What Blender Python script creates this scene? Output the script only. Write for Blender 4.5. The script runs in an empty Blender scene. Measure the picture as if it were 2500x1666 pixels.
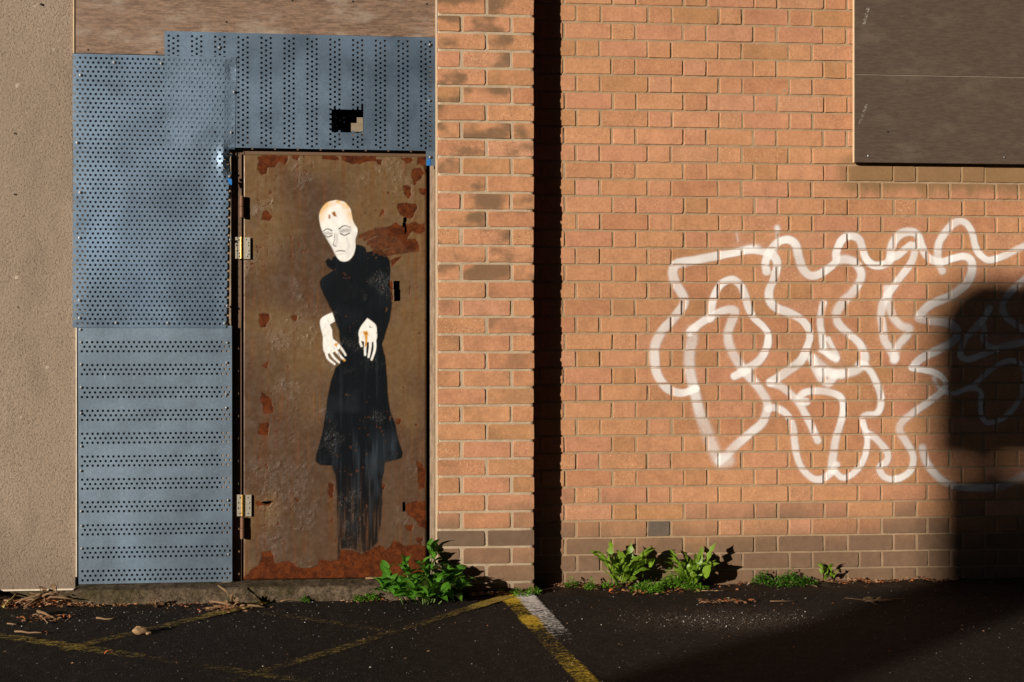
import bpy, bmesh, math, random
import numpy as np
from mathutils import Vector

random.seed(7)
rng = np.random.default_rng(11)
S = bpy.context.scene
COL = S.collection

# ------------------------------------------------------------------ camera
FPX, CX, CY = 2858.0, 1250.0, 840.0          # focal length and centre in photo pixels (2500 wide)
CAM_Y, CAM_H, YAW = -5.1, 1.07, math.radians(4.3)
cam = bpy.data.cameras.new('camera')
cam.sensor_width = 36.0
cam.lens = 36.0 * FPX / 2500.0
cam.shift_y = (CY - 833.0) / 2500.0
cam.clip_start, cam.clip_end = 0.05, 1000.0
cam_o = bpy.data.objects.new('camera', cam)
COL.objects.link(cam_o)
cam_o.location = (0, CAM_Y, CAM_H)
cam_o.rotation_euler = (math.radians(90), 0, -YAW)
S.camera = cam_o

# ------------------------------------------------------------------ sun and sky
SUN_TO = Vector((1.2, 1.0, -0.33)).normalized()          # the way sunlight travels
SUN_EL = math.asin(-SUN_TO.z)
SUN_AZ = math.atan2(-SUN_TO.x, -SUN_TO.y)
w = bpy.data.worlds.new('World')
S.world = w
w.use_nodes = True
wn = w.node_tree
wn.nodes.clear()
sky = wn.nodes.new('ShaderNodeTexSky')
sky.sky_type = 'NISHITA'
sky.sun_disc = False
sky.sun_elevation = SUN_EL
sky.sun_rotation = SUN_AZ
sky.dust_density = 0.15
bg = wn.nodes.new('ShaderNodeBackground')
bg.inputs['Strength'].default_value = 0.05
wo = wn.nodes.new('ShaderNodeOutputWorld')
wn.links.new(sky.outputs[0], bg.inputs[0])
wn.links.new(bg.outputs[0], wo.inputs[0])
sun = bpy.data.lights.new('sun', 'SUN')
sun.energy = 5.0
sun.angle = math.radians(0.55)
sun.color = (1.0, 0.90, 0.76)
sun_o = bpy.data.objects.new('sun', sun)
COL.objects.link(sun_o)
sun_o.rotation_euler = SUN_TO.to_track_quat('-Z', 'Y').to_euler()
sun_o.location = (-8, -8, 6)
S.view_settings.view_transform = 'Standard'
S.view_settings.look = 'None'
S.view_settings.exposure = 0.36
S.view_settings.gamma = 1.0
S.view_settings.use_curve_mapping = False

# ------------------------------------------------------------------ measuring: photo pixel -> point on a known plane
cs, sn = math.cos(YAW), math.sin(YAW)


def U(px, py, Y):
    u = (px - CX) / FPX
    v = (CY - py) / FPX
    t = (Y - CAM_Y) / (cs - u * sn)
    return Vector((t * (u * cs + sn), Y, CAM_H + t * v))


def G(px, py, Z=0.0):
    u = (px - CX) / FPX
    v = (CY - py) / FPX
    t = (Z - CAM_H) / v
    return Vector((t * (u * cs + sn), CAM_Y + t * (cs - u * sn), Z))


def P(X, Y, Z):
    yr = Y - CAM_Y
    zc = X * sn + yr * cs
    return CX + FPX * (X * cs - yr * sn) / zc, CY - FPX * (Z - CAM_H) / zc


def z6(p): return (540 + p[0] / 3.647, 340 + p[1] / 3.647)     # detail views the door was measured in
def z7(p): return (540 + p[0] / 3.647, 740 + p[1] / 3.647)
def z8(p): return (540 + p[0] / 3.647, 1100 + p[1] / 3.647)
def g5(p): return (1560 + p[0] / 4.752, 500 + p[1] / 4.752)    # and the graffiti
def g6(p): return (2020 + p[0] / 4.752, 500 + p[1] / 4.752)
def g7(p): return (1560 + p[0] / 3.646, 820 + p[1] / 3.646)
def g8(p): return (2020 + p[0] / 3.646, 820 + p[1] / 3.646)


# ------------------------------------------------------------------ numpy noise
_T = np.random.default_rng(3).random((256, 256))


def vn(x, y, s=1.0, seed=0):
    x = np.asarray(x, float) * s + seed * 17.13
    y = np.asarray(y, float) * s + seed * 9.71
    xi, yi = np.floor(x).astype(int), np.floor(y).astype(int)
    fx, fy = x - xi, y - yi
    fx, fy = fx * fx * (3 - 2 * fx), fy * fy * (3 - 2 * fy)
    a, b = _T[xi % 256, yi % 256], _T[(xi + 1) % 256, yi % 256]
    c, d = _T[xi % 256, (yi + 1) % 256], _T[(xi + 1) % 256, (yi + 1) % 256]
    return (a * (1 - fx) + b * fx) * (1 - fy) + (c * (1 - fx) + d * fx) * fy


def fbm(x, y, s=1.0, seed=0, o=4):
    r, a, t = 0, 1.0, 0
    for i in range(o):
        r = r + a * vn(x, y, s * 2 ** i, seed + i)
        t += a
        a *= 0.5
    return r / t


def sstep(a, b, x):
    t = np.clip((x - a) / (b - a), 0, 1)
    return t * t * (3 - 2 * t)


def polysdf(X, Y, poly, pad=14):
    """signed distance (negative inside) of grid points to a polygon, only near its box"""
    poly = np.array(poly, float)
    out = np.full(X.shape, 99.0)
    m = (X > poly[:, 0].min() - pad) & (X < poly[:, 0].max() + pad) & (Y > poly[:, 1].min() - pad) & (Y < poly[:, 1].max() + pad)
    x, y = X[m], Y[m]
    if x.size == 0:
        return out
    d = np.full(x.shape, 1e9)
    ins = np.zeros(x.shape, bool)
    n = len(poly)
    for i in range(n):
        ax, ay = poly[i]
        bx, by = poly[(i + 1) % n]
        ex, ey = bx - ax, by - ay
        L = ex * ex + ey * ey + 1e-12
        t = np.clip(((x - ax) * ex + (y - ay) * ey) / L, 0, 1)
        d = np.minimum(d, (x - ax - t * ex) ** 2 + (y - ay - t * ey) ** 2)
        c = ((ay > y) != (by > y))
        with np.errstate(divide='ignore', invalid='ignore'):
            xx = ax + (y - ay) * ex / (ey if ey else 1e-9)
        ins ^= c & (x < xx)
    d = np.sqrt(d)
    out[m] = np.where(ins, -d, d)
    return out


def spline(pts, step=3.0):
    pts = np.array(pts, float)
    n = len(pts)
    k = pts.shape[1]
    q = np.vstack([2 * pts[0] - pts[1], pts, 2 * pts[-1] - pts[-2]])
    out = []
    for i in range(1, n):
        p0, p1, p2, p3 = q[i - 1], q[i], q[i + 1], q[i + 2]
        m = max(2, int(np.linalg.norm((p2 - p1)[:2]) / step))
        for t in np.linspace(0, 1, m, endpoint=False):
            out.append(0.5 * (2 * p1 + (p2 - p0) * t + (2 * p0 - 5 * p1 + 4 * p2 - p3) * t * t + (3 * p1 - p0 - 3 * p2 + p3) * t ** 3))
    out.append(pts[-1])
    return np.array(out)


# ------------------------------------------------------------------ scene helpers
def tag(o, label=None, cat=None, group=None, kind=None):
    if label: o['label'] = label
    if cat: o['category'] = cat
    if group: o['group'] = group
    if kind: o['kind'] = kind
    return o


def empty(name, loc=(0, 0, 0), label=None, cat=None, group=None, kind=None):
    o = bpy.data.objects.new(name, None)
    o.empty_display_size = 0.05
    COL.objects.link(o)
    o.location = loc
    return tag(o, label, cat, group, kind)


def link(name, me, parent=None, loc=None):
    o = bpy.data.objects.new(name, me)
    COL.objects.link(o)
    if loc is not None:
        o.location = loc
    if parent is not None:
        o.parent = parent
        # parents are never rotated or scaled: keep world coordinates
        pl = Vector((0, 0, 0))
        p = parent
        while p is not None:
            pl += p.location
            p = p.parent
        o.location = Vector(loc if loc is not None else (0, 0, 0)) - pl
    return o


def npmesh(name, V, F, mat=None, attrs=None, smooth=False):
    """mesh from numpy arrays; F is (m,4) or (m,3)"""
    V = np.asarray(V, np.float32)
    F = np.asarray(F, np.int32)
    me = bpy.data.meshes.new(name)
    k = F.shape[1]
    me.vertices.add(len(V))
    me.vertices.foreach_set('co', V.ravel())
    me.loops.add(F.size)
    me.loops.foreach_set('vertex_index', F.ravel())
    me.polygons.add(len(F))
    me.polygons.foreach_set('loop_start', np.arange(0, F.size, k, dtype=np.int32))
    me.polygons.foreach_set('loop_total', np.full(len(F), k, np.int32))
    me.polygons.foreach_set('use_smooth', np.full(len(F), smooth, bool))
    me.update(calc_edges=True)
    for nm, a in (attrs or {}).items():
        a = np.asarray(a, np.float32)
        if a.ndim == 2:
            at = me.attributes.new(nm, 'FLOAT_COLOR', 'POINT')
            at.data.foreach_set('color', np.hstack([a, np.ones((len(a), 1), np.float32)]).ravel())
        else:
            at = me.attributes.new(nm, 'FLOAT', 'POINT')
            at.data.foreach_set('value', a)
    if mat: me.materials.append(mat)
    return me


def gridfaces(nx, ny, keep=None):
    i, j = np.meshgrid(np.arange(nx - 1), np.arange(ny - 1), indexing='ij')
    a = i * ny + j
    F = np.stack([a, a + ny, a + ny + 1, a + 1], -1).reshape(-1, 4)
    if keep is not None:
        F = F[keep.reshape(-1)]
    return F


def compact(V, F, attrs):
    u, inv = np.unique(F, return_inverse=True)
    return V[u], inv.reshape(F.shape), {k: a[u] for k, a in attrs.items()}


class MB:
    """collects plain shapes into one mesh"""
    def __init__(s):
        s.v, s.f = [], []

    def add(s, vs, fs):
        n = len(s.v)
        s.v += [tuple(v) for v in vs]
        s.f += [tuple(i + n for i in f) for f in fs]

    def box(s, x0, x1, y0, y1, z0, z1, bev=0.0):
        if bev <= 0:
            s.add([(x0, y0, z0), (x1, y0, z0), (x1, y1, z0), (x0, y1, z0), (x0, y0, z1), (x1, y0, z1), (x1, y1, z1), (x0, y1, z1)],
                  [(0, 3, 2, 1), (4, 5, 6, 7), (0, 1, 5, 4), (1, 2, 6, 5), (2, 3, 7, 6), (3, 0, 4, 7)])
            return
        bm = bmesh.new()
        bmesh.ops.create_cube(bm, size=1)
        for v in bm.verts:
            v.co = Vector(((x0 + x1) / 2 + v.co.x * (x1 - x0), (y0 + y1) / 2 + v.co.y * (y1 - y0), (z0 + z1) / 2 + v.co.z * (z1 - z0)))
        bmesh.ops.bevel(bm, geom=bm.edges[:], offset=bev, segments=1, affect='EDGES')
        bm.verts.index_update()
        s.add([v.co for v in bm.verts], [[v.index for v in f.verts] for f in bm.faces])
        bm.free()

    def tube(s, pts, rad, n=6, cap=True):
        pts = [Vector(p) for p in pts]
        if not hasattr(rad, '__len__'):
            rad = [rad] * len(pts)
        b = len(s.v)
        for i, p in enumerate(pts):
            t = (pts[min(i + 1, len(pts) - 1)] - pts[max(i - 1, 0)]).normalized()
            a = t.orthogonal().normalized()
            c = t.cross(a)
            for k in range(n):
                an = 2 * math.pi * k / n
                s.v.append(tuple(p + (a * math.cos(an) + c * math.sin(an)) * rad[i]))
        for i in range(len(pts) - 1):
            for k in range(n):
                s.f.append((b + i * n + k, b + i * n + (k + 1) % n, b + (i + 1) * n + (k + 1) % n, b + (i + 1) * n + k))
        if cap:
            s.f.append(tuple(b + k for k in range(n))[::-1])
            s.f.append(tuple(b + (len(pts) - 1) * n + k for k in range(n)))

    def mesh(s, name, mat, smooth=False):
        me = bpy.data.meshes.new(name)
        me.from_pydata(s.v, [], s.f)
        me.materials.append(mat)
        if smooth:
            me.polygons.foreach_set('use_smooth', [True] * len(me.polygons))
        me.update()
        return me

    def build(s, name, mat, parent=None, smooth=False):
        return link(name, s.mesh(name, mat, smooth), parent)


# ------------------------------------------------------------------ materials
class NT:
    def __init__(s, name):
        s.m = bpy.data.materials.new(name)
        s.m.use_nodes = True
        s.t = s.m.node_tree
        s.t.nodes.clear()
        s.out = s.t.nodes.new('ShaderNodeOutputMaterial')
        s.b = s.t.nodes.new('ShaderNodeBsdfPrincipled')
        s.t.links.new(s.b.outputs[0], s.out.inputs[0])
        s.geo = None

    def n(s, ty, **k):
        o = s.t.nodes.new(ty)
        for a, v in k.items():
            setattr(o, a, v)
        return o

    def put(s, sock, v):
        if hasattr(v, 'is_linked') or isinstance(v, bpy.types.NodeSocket):
            s.t.links.new(v, sock)
        elif hasattr(v, '__len__') and len(v) == 3 and sock.type == 'RGBA':
            sock.default_value = (*v, 1)
        else:
            sock.default_value = v

    def pos(s):
        if s.geo is None:
            s.geo = s.n('ShaderNodeNewGeometry')
        return s.geo.outputs['Position']

    def objc(s):
        return s.n('ShaderNodeTexCoord').outputs['Object']

    def rnd(s):
        return s.n('ShaderNodeObjectInfo').outputs['Random']

    def attr(s, nm, col=False):
        a = s.n('ShaderNodeAttribute', attribute_name=nm)
        return a.outputs['Color' if col else 'Fac']

    def noise(s, vec, sc, det=3, rough=0.55, dist=0.0):
        o = s.n('ShaderNodeTexNoise')
        s.put(o.inputs['Vector'], vec)
        o.inputs['Scale'].default_value = sc
        o.inputs['Detail'].default_value = det
        o.inputs['Roughness'].default_value = rough
        o.inputs['Distortion'].default_value = dist
        return o.outputs[0]

    def vmul(s, vec, k):
        o = s.n('ShaderNodeVectorMath', operation='MULTIPLY')
        s.put(o.inputs[0], vec)
        o.inputs[1].default_value = k
        return o.outputs[0]

    def vadd(s, a, b):
        o = s.n('ShaderNodeVectorMath', operation='ADD')
        s.put(o.inputs[0], a)
        s.put(o.inputs[1], b)
        return o.outputs[0]

    def math(s, op, a, b=0.0, c=None, clamp=False):
        o = s.n('ShaderNodeMath', operation=op, use_clamp=clamp)
        s.put(o.inputs[0], a)
        s.put(o.inputs[1], b)
        if c is not None: s.put(o.inputs[2], c)
        return o.outputs[0]

    def ss(s, x, a, b, lo=0.0, hi=1.0):
        o = s.n('ShaderNodeMapRange', interpolation_type='SMOOTHSTEP')
        s.put(o.inputs['Value'], x)
        o.inputs['From Min'].default_value = a
        o.inputs['From Max'].default_value = b
        o.inputs['To Min'].default_value = lo
        o.inputs['To Max'].default_value = hi
        return o.outputs[0]

    def ramp(s, f, stops):
        o = s.n('ShaderNodeValToRGB')
        s.put(o.inputs[0], f)
        e = o.color_ramp.elements
        while len(e) < len(stops):
            e.new(0.5)
        for el, (p, c) in zip(e, stops):
            el.position = p
            el.color = (*c, 1) if len(c) == 3 else c
        return o.outputs[0]

    def mix(s, f, a, b, mode='MIX'):
        o = s.n('ShaderNodeMix', data_type='RGBA', blend_type=mode)
        s.put(o.inputs[0], f)
        s.put(o.inputs[6], a)
        s.put(o.inputs[7], b)
        return o.outputs[2]

    def xyz(s, v):
        o = s.n('ShaderNodeSeparateXYZ')
        s.put(o.inputs[0], v)
        return o.outputs

    def bump(s, h, st=0.4, dist=0.001, prev=None):
        o = s.n('ShaderNodeBump')
        o.inputs['Strength'].default_value = st
        o.inputs['Distance'].default_value = dist
        s.put(o.inputs['Height'], h)
        if prev is not None:
            s.put(o.inputs['Normal'], prev)
        return o.outputs[0]

    def done(s, base=None, rough=0.8, metal=0.0, normal=None, alpha=None, spec=None):
        if base is not None: s.put(s.b.inputs['Base Color'], base)
        s.put(s.b.inputs['Roughness'], rough)
        s.put(s.b.inputs['Metallic'], metal)
        if normal is not None: s.put(s.b.inputs['Normal'], normal)
        if alpha is not None: s.put(s.b.inputs['Alpha'], alpha)
        if spec is not None: s.put(s.b.inputs['Specular IOR Level'], spec)
        return s.m


def brick_material(name, pier=False, attr=False):
    t = NT(name)
    p = t.pos()
    r = t.attr('rnd') if attr else t.rnd()
    x, y, z = t.xyz(p)
    base = t.ramp(r, [(0.0, (0.485, 0.230, 0.134)), (0.25, (0.510, 0.250, 0.138)), (0.5, (0.500, 0.254, 0.128)),
                      (0.72, (0.455, 0.213, 0.115)), (0.88, (0.430, 0.222, 0.105)), (1.0, (0.53, 0.264, 0.165))])
    mot = t.noise(p, 16, 4)
    base = t.mix(1.0, base, t.ramp(t.noise(p, 1.3, 4), [(0.3, (0.86, 0.85, 0.85)), (0.7, (1.08, 1.08, 1.08))]), 'MULTIPLY')
    base = t.mix(1.0, base, t.ramp(mot, [(0.25, (0.82, 0.80, 0.78)), (0.75, (1.10, 1.10, 1.10))]), 'MULTIPLY')
    # grit in the clay: some bricks much more than others
    amt = t.ss(t.math('FRACT', t.math('MULTIPLY', r, 7.31)), 0.3, 1.0, 0.12, 0.75)
    sp = t.noise(p, 150, 3, 0.7)
    base = t.mix(t.math('MULTIPLY', t.ss(sp, 0.56, 0.68), amt), base, (0.10, 0.045, 0.028))
    sp2 = t.noise(t.vadd(p, (3.1, 0, 7.7)), 170, 2, 0.6)
    base = t.mix(t.math('MULTIPLY', t.ss(sp2, 0.60, 0.70), amt), base, (0.72, 0.48, 0.30))
    base = t.mix(1.0, base, t.ramp(t.noise(p, 75, 4, 0.7), [(0.3, (0.80, 0.79, 0.78)), (0.7, (1.12, 1.12, 1.12))]), 'MULTIPLY')
    if pier:
        off = t.n('ShaderNodeCombineXYZ')
        t.put(off.inputs[0], t.math('MULTIPLY', r, 37.0))
        t.put(off.inputs[2], t.math('MULTIPLY', r, 11.0))
        sm = t.noise(t.vadd(t.vmul(p, (1, 1, 1.5)), off.outputs[0]), 5.5, 3, 0.5)
        k = t.math('MULTIPLY', t.ss(sm, 0.50, 0.66), t.ss(z, 0.75, 1.5, 0.25, 0.82))
        base = t.mix(k, base, (0.135, 0.085, 0.048))
        # burnt arrises on the left-hand bricks
    if pier:                                     # one course of near-black bricks low on the pier
        bk = t.math('MULTIPLY', t.ss(z, 0.2005, 0.2040), t.ss(z, 0.2800, 0.2765))
        base = t.mix(t.math('MULTIPLY', bk, 0.78), base, t.mix(t.noise(p, 25, 3), (0.05, 0.036, 0.028), (0.13, 0.095, 0.075)))
    # soot and damp in the bottom courses
    h = t.math('ADD', z, t.math('ADD', t.math('MULTIPLY', t.noise(p, 3.5, 3), 0.22), t.math('MULTIPLY', r, 0.16)))
    soot = t.ss(h, 0.58, 0.34, 0.0, 0.86)
    base = t.mix(soot, base, t.mix(t.noise(p, 30, 3), (0.075, 0.052, 0.035), (0.185, 0.124, 0.080)))
    # run-off stain under the window board
    if not pier:
        sx = t.math('ADD', x, t.math('MULTIPLY', t.noise(p, 9, 3), 0.18))
        sz = t.math('ADD', z, t.math('MULTIPLY', t.noise(t.vmul(p, (1, 1, 0.3)), 11, 3), 0.16))
        k = t.math('MULTIPLY', t.ss(sx, 1.90, 2.02), t.math('MULTIPLY', t.ss(sz, 1.80, 1.87), t.ss(z, 1.94, 1.90)))
        base = t.mix(t.math('MULTIPLY', k, 0.72), base, (0.15, 0.105, 0.045))
    n1 = t.bump(t.noise(p, 160, 4, 0.65), 0.55, 0.0018)
    n2 = t.bump(t.noise(p, 22, 3), 0.35, 0.003, n1)
    return t.done(base, 0.86, 0, n2, spec=0.25)


def mortar_material(name, a, b):
    t = NT(name)
    p = t.pos()
    x, y, z = t.xyz(p)
    c = t.mix(t.noise(p, 14, 4), a, b)
    c = t.mix(t.ss(t.noise(p, 180, 2, 0.6), 0.62, 0.74, 0, 0.6), c, (0.12, 0.085, 0.06))
    soot = t.ss(t.math('ADD', z, t.math('MULTIPLY', t.noise(p, 4, 3), 0.25)), 0.36, 0.12, 0.0, 0.55)
    c = t.mix(soot, c, (0.16, 0.12, 0.09))
    n = t.bump(t.noise(p, 240, 4, 0.7), 0.8, 0.002)
    return t.done(c, 0.95, 0, n, spec=0.1)


def sheet_material(name, tint=(0.125, 0.178, 0.250), dull=0.0):
    t = NT(name)
    p = t.pos()
    sp = t.n('ShaderNodeTexVoronoi')
    t.put(sp.inputs['Vector'], p)
    sp.inputs['Scale'].default_value = 170
    g = t.xyz(sp.outputs['Color'])[0]
    big = t.noise(p, 2.6, 3)
    c = t.mix(t.math('MULTIPLY', g, 0.55), tint, tuple(min(1, k * 1.45) for k in tint))
    c = t.mix(t.ss(big, 0.40, 0.66, 0, 0.50), c, tuple(k * 0.60 for k in tint))
    c = t.mix(t.ss(t.noise(t.vadd(p, (9, 0, 4)), 1.7, 4), 0.50, 0.70, 0, 0.45), c, (tint[0] * 1.35, tint[1] * 1.45, tint[2] * 1.55))
    scr = t.noise(t.vmul(p, (9, 1, 1.2)), 12, 4, 0.7)
    c = t.mix(t.ss(scr, 0.62, 0.78, 0, 0.4), c, (0.6, 0.62, 0.64))
    ro = t.ss(t.noise(p, 5, 4), 0.3, 0.7, 0.40 + dull, 0.56 + dull)
    n = t.bump(t.noise(p, 2.2, 2), 0.30, 0.02)
    n = t.bump(g, 0.06, 0.001, n)
    return t.done(c, ro, 0.78, n)


def wood_material(name, a, b, axis=0, rough=0.7, weather=(0.5, 0.4, 0.32), wk=0.35):
    t = NT(name)
    p = t.pos()
    sc = [34, 34, 34]
    sc[axis] = 5.0
    gr = t.noise(t.vmul(p, tuple(sc)), 3.6, 8, 0.85)
    c = t.mix(t.ss(gr, 0.40, 0.60), a, b)
    big = t.noise(t.vmul(p, (1.6, 1, 3.4) if axis == 0 else (3, 1, 1.2)), 2.4, 7, 0.7)
    c = t.mix(t.ss(big, 0.48, 0.72, 0, wk), c, weather)
    fine = t.noise(t.vmul(p, (60, 60, 260) if axis == 0 else (260, 60, 60)), 3, 2, 0.7)
    c = t.mix(t.ss(fine, 0.60, 0.74, 0, 0.5), c, weather)
    c = t.mix(t.ss(t.noise(t.vmul(p, (220, 60, 30)), 2, 2), 0.62, 0.8, 0, 0.35), c, tuple(k * 0.5 for k in a))
    n = t.bump(gr, 0.3, 0.0012)
    n = t.bump(fine, 0.35, 0.0008, n)
    return t.done(c, rough, 0, n, spec=0.35)


def simple(name, c, rough=0.8, metal=0.0, var=0.3, sc=30, bump=0.3, bs=120, bd=0.0012, spec=None):
    t = NT(name)
    p = t.pos()
    a = t.mix(t.noise(p, sc, 4), tuple(k * (1 - var) for k in c), tuple(min(1, k * (1 + var)) for k in c))
    return t.done(a, rough, metal, t.bump(t.noise(p, bs, 3), bump, bd), spec=spec)


def leaf_material(name, a, b, rough=0.34):
    t = NT(name)
    p = t.pos()
    c = t.mix(t.noise(p, 28, 3), a, b)
    r = t.rnd()
    c = t.mix(t.ss(r, 0.0, 1.0, 0.0, 0.4), c, tuple(k * 0.55 for k in a))
    c = t.mix(t.ss(t.noise(p, 60, 3), 0.68, 0.78, 0, 0.6), c, (0.32, 0.27, 0.06))
    m = t.done(c, rough, 0, t.bump(t.noise(p, 90, 2), 0.25, 0.002), spec=0.5)
    tr = t.n('ShaderNodeBsdfTranslucent')
    t.put(tr.inputs[0], t.mix(1.0, c, (1.3, 1.5, 0.6), 'MULTIPLY'))
    mx = t.n('ShaderNodeMixShader')
    mx.inputs[0].default_value = 0.22
    t.t.links.new(t.b.outputs[0], mx.inputs[1])
    t.t.links.new(tr.outputs[0], mx.inputs[2])
    t.t.links.new(mx.outputs[0], t.out.inputs[0])
    return m


def render_wall_material():
    t = NT('roughcast')
    p = t.pos()
    x, y, z = t.xyz(p)
    c = t.mix(t.noise(p, 3.0, 4), (0.262, 0.200, 0.152), (0.335, 0.262, 0.202))
    c = t.mix(t.ss(t.noise(p, 60, 6, 0.8), 0.45, 0.65, 0, 0.35), c, (0.24, 0.175, 0.125))
    c = t.mix(t.ss(t.noise(t.vmul(p, (2.2, 1, 0.8)), 2.4, 5, 0.65), 0.50, 0.70, 0, 0.45), c, (0.205, 0.155, 0.118))
    pit = t.noise(t.vmul(p, (1.5, 1, 0.8)), 150, 3, 0.6)
    pk = t.ss(pit, 0.58, 0.70)
    c = t.mix(t.math('MULTIPLY', pk, 0.40), c, (0.13, 0.095, 0.07))
    chip = t.noise(t.vadd(p, (5, 0, 2)), 15, 2, 0.4)
    c = t.mix(t.ss(chip, 0.715, 0.725, 0, 0.45), c, (0.62, 0.52, 0.42))
    c = t.mix(t.ss(t.math('ADD', z, t.math('MULTIPLY', t.noise(p, 5, 4), 0.3)), 0.48, 0.18, 0, 0.6), c, (0.175, 0.130, 0.098))
    n = t.bump(t.math('SUBTRACT', t.noise(p, 90, 5, 0.7), t.math('MULTIPLY', pk, 0.8)), 1.0, 0.0055)
    return t.done(c, 0.93, 0, n, spec=0.15)


def asphalt_material():
    t = NT('asphalt')
    p = t.pos()
    c = t.mix(t.noise(p, 1.2, 4), (0.010, 0.0075, 0.0060), (0.020, 0.0145, 0.0112))
    vo = t.n('ShaderNodeTexVoronoi')
    t.put(vo.inputs['Vector'], p)
    vo.inputs['Scale'].default_value = 150
    g = t.xyz(vo.outputs['Color'])[0]
    c = t.mix(t.ss(g, 0.84, 1.0, 0, 0.5), c, (0.065, 0.055, 0.048))
    c = t.mix(t.ss(g, 0.25, 0.0, 0, 0.6), c, (0.012, 0.010, 0.009))
    soil = t.attr('soil')
    c = t.mix(soil, c, t.mix(t.noise(p, 45, 4), (0.012, 0.008, 0.005), (0.05, 0.03, 0.018)))
    gr = t.attr('grit')
    c = t.mix(t.math('MULTIPLY', gr, t.ss(t.noise(p, 130, 3, 0.7), 0.5, 0.68)), c, (0.30, 0.25, 0.21))
    n = t.bump(vo.outputs['Distance'], 0.7, 0.0022)
    n = t.bump(t.noise(p, 260, 4, 0.8), 0.6, 0.0018, n)
    return t.done(c, 0.9, 0, n, spec=0.12)


def door_material():
    t = NT('door_paint')
    p = t.pos()
    base = t.attr('col', True)
    rust = t.attr('rust')
    fine = t.noise(p, 60, 4, 0.6)
    base = t.mix(1.0, base, t.ramp(fine, [(0.3, (0.86, 0.86, 0.86)), (0.7, (1.1, 1.1, 1.1))]), 'MULTIPLY')
    rc = t.mix(t.ss(t.noise(p, 45, 6, 0.75), 0.36, 0.64), (0.042, 0.0100, 0.0034), (0.118, 0.0285, 0.0062))
    base = t.mix(rust, base, rc)
    ro = t.math('ADD', t.math('MULTIPLY', rust, 0.48), t.ss(t.noise(p, 30, 4), 0.3, 0.7, 0.26, 0.46), clamp=True)
    wr = t.attr('wrinkle')
    h = t.math('MULTIPLY', t.noise(p, 260, 4, 0.7), t.math('ADD', t.math('MULTIPLY', wr, 1.0), 0.08))
    n = t.bump(h, 0.5, 0.0038)
    return t.done(base, ro, 0, n, spec=t.math('SUBTRACT', 0.36, t.math('MULTIPLY', rust, 0.26)))


def paint_material(name, rough=0.45, wrinkle=True):
    """paint layer: colour and cover come from attributes of the layer"""
    t = NT(name)
    p = t.pos()
    c = t.attr('col', True)
    a = t.attr('alpha')
    n = None
    if wrinkle:
        wr = t.attr('wrinkle')
        h = t.math('MULTIPLY', t.noise(p, 260, 4, 0.7), t.math('ADD', t.math('MULTIPLY', wr, 1.0), 0.06))
        n = t.bump(h, 0.6, 0.004)
    else:
        sp = t.noise(p, 420, 2, 0.7)
        a = t.math('MULTIPLY', a, t.ss(t.math('ADD', sp, t.math('MULTIPLY', a, 0.55)), 0.50, 0.85, 0.35, 1.0))
        n = t.bump(t.noise(p, 160, 4, 0.65), 0.5, 0.0018)
    return t.done(c, rough, 0, n, a, spec=0.22)


def marking_material(name, a, b):
    t = NT(name)
    p = t.pos()
    c = t.mix(t.noise(p, 30, 4), a, b)
    wear = t.attr('wear')
    g = t.noise(p, 95, 5, 0.7)
    g2 = t.noise(t.vmul(p, (1, 3.5, 1)), 16, 4, 0.7)
    s_ = t.math('ADD', t.math('MULTIPLY', g, 0.55), t.math('MULTIPLY', g2, 0.45))
    al = t.ss(t.math('SUBTRACT', s_, wear), -0.06, 0.16)
    n = t.bump(t.noise(p, 220, 3, 0.7), 0.7, 0.003)
    return t.done(c, 0.75, 0, n, al, spec=0.3)


M = {}
M['brick'] = brick_material('brick_clay')
M['brick_stuff'] = brick_material('brick_clay_joined', attr=True)
M['pier'] = brick_material('brick_clay_sooty', pier=True)
M['pier_stuff'] = brick_material('brick_clay_sooty_joined', pier=True, attr=True)
M['mortar'] = mortar_material('mortar', (0.285, 0.192, 0.118), (0.39, 0.275, 0.170))
M['mortar_pale'] = mortar_material('pale_mortar', (0.34, 0.255, 0.175), (0.47, 0.37, 0.26))
M['sheet'] = sheet_material('galvanised_sheet')
M['sheet_dull'] = sheet_material('galvanised_sheet_dull', (0.145, 0.195, 0.255), 0.06)
M['ply'] = wood_material('weathered_plywood', (0.105, 0.060, 0.038), (0.245, 0.150, 0.098), 0, 0.6, (0.34, 0.28, 0.23), 0.75)
M['ply_dark'] = wood_material('dark_plywood', (0.064, 0.044, 0.032), (0.090, 0.063, 0.046), 0, 0.66, (0.150, 0.110, 0.082), 0.45)
M['ply_edge'] = simple('plywood_edge', (0.62, 0.44, 0.27), 0.75)
M['timber'] = wood_material('pale_timber', (0.20, 0.145, 0.10), (0.33, 0.25, 0.18), 2, 0.8, (0.42, 0.34, 0.27), 0.4)
M['trim'] = simple('pale_trim', (0.62, 0.52, 0.41), 0.6)
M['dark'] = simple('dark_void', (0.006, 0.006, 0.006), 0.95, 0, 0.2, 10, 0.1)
M['void_frame'] = simple('brown_frame_paint', (0.115, 0.062, 0.032), 0.5, 0, 0.2, 12, 0.25, 60)
M['render'] = render_wall_material()
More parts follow.
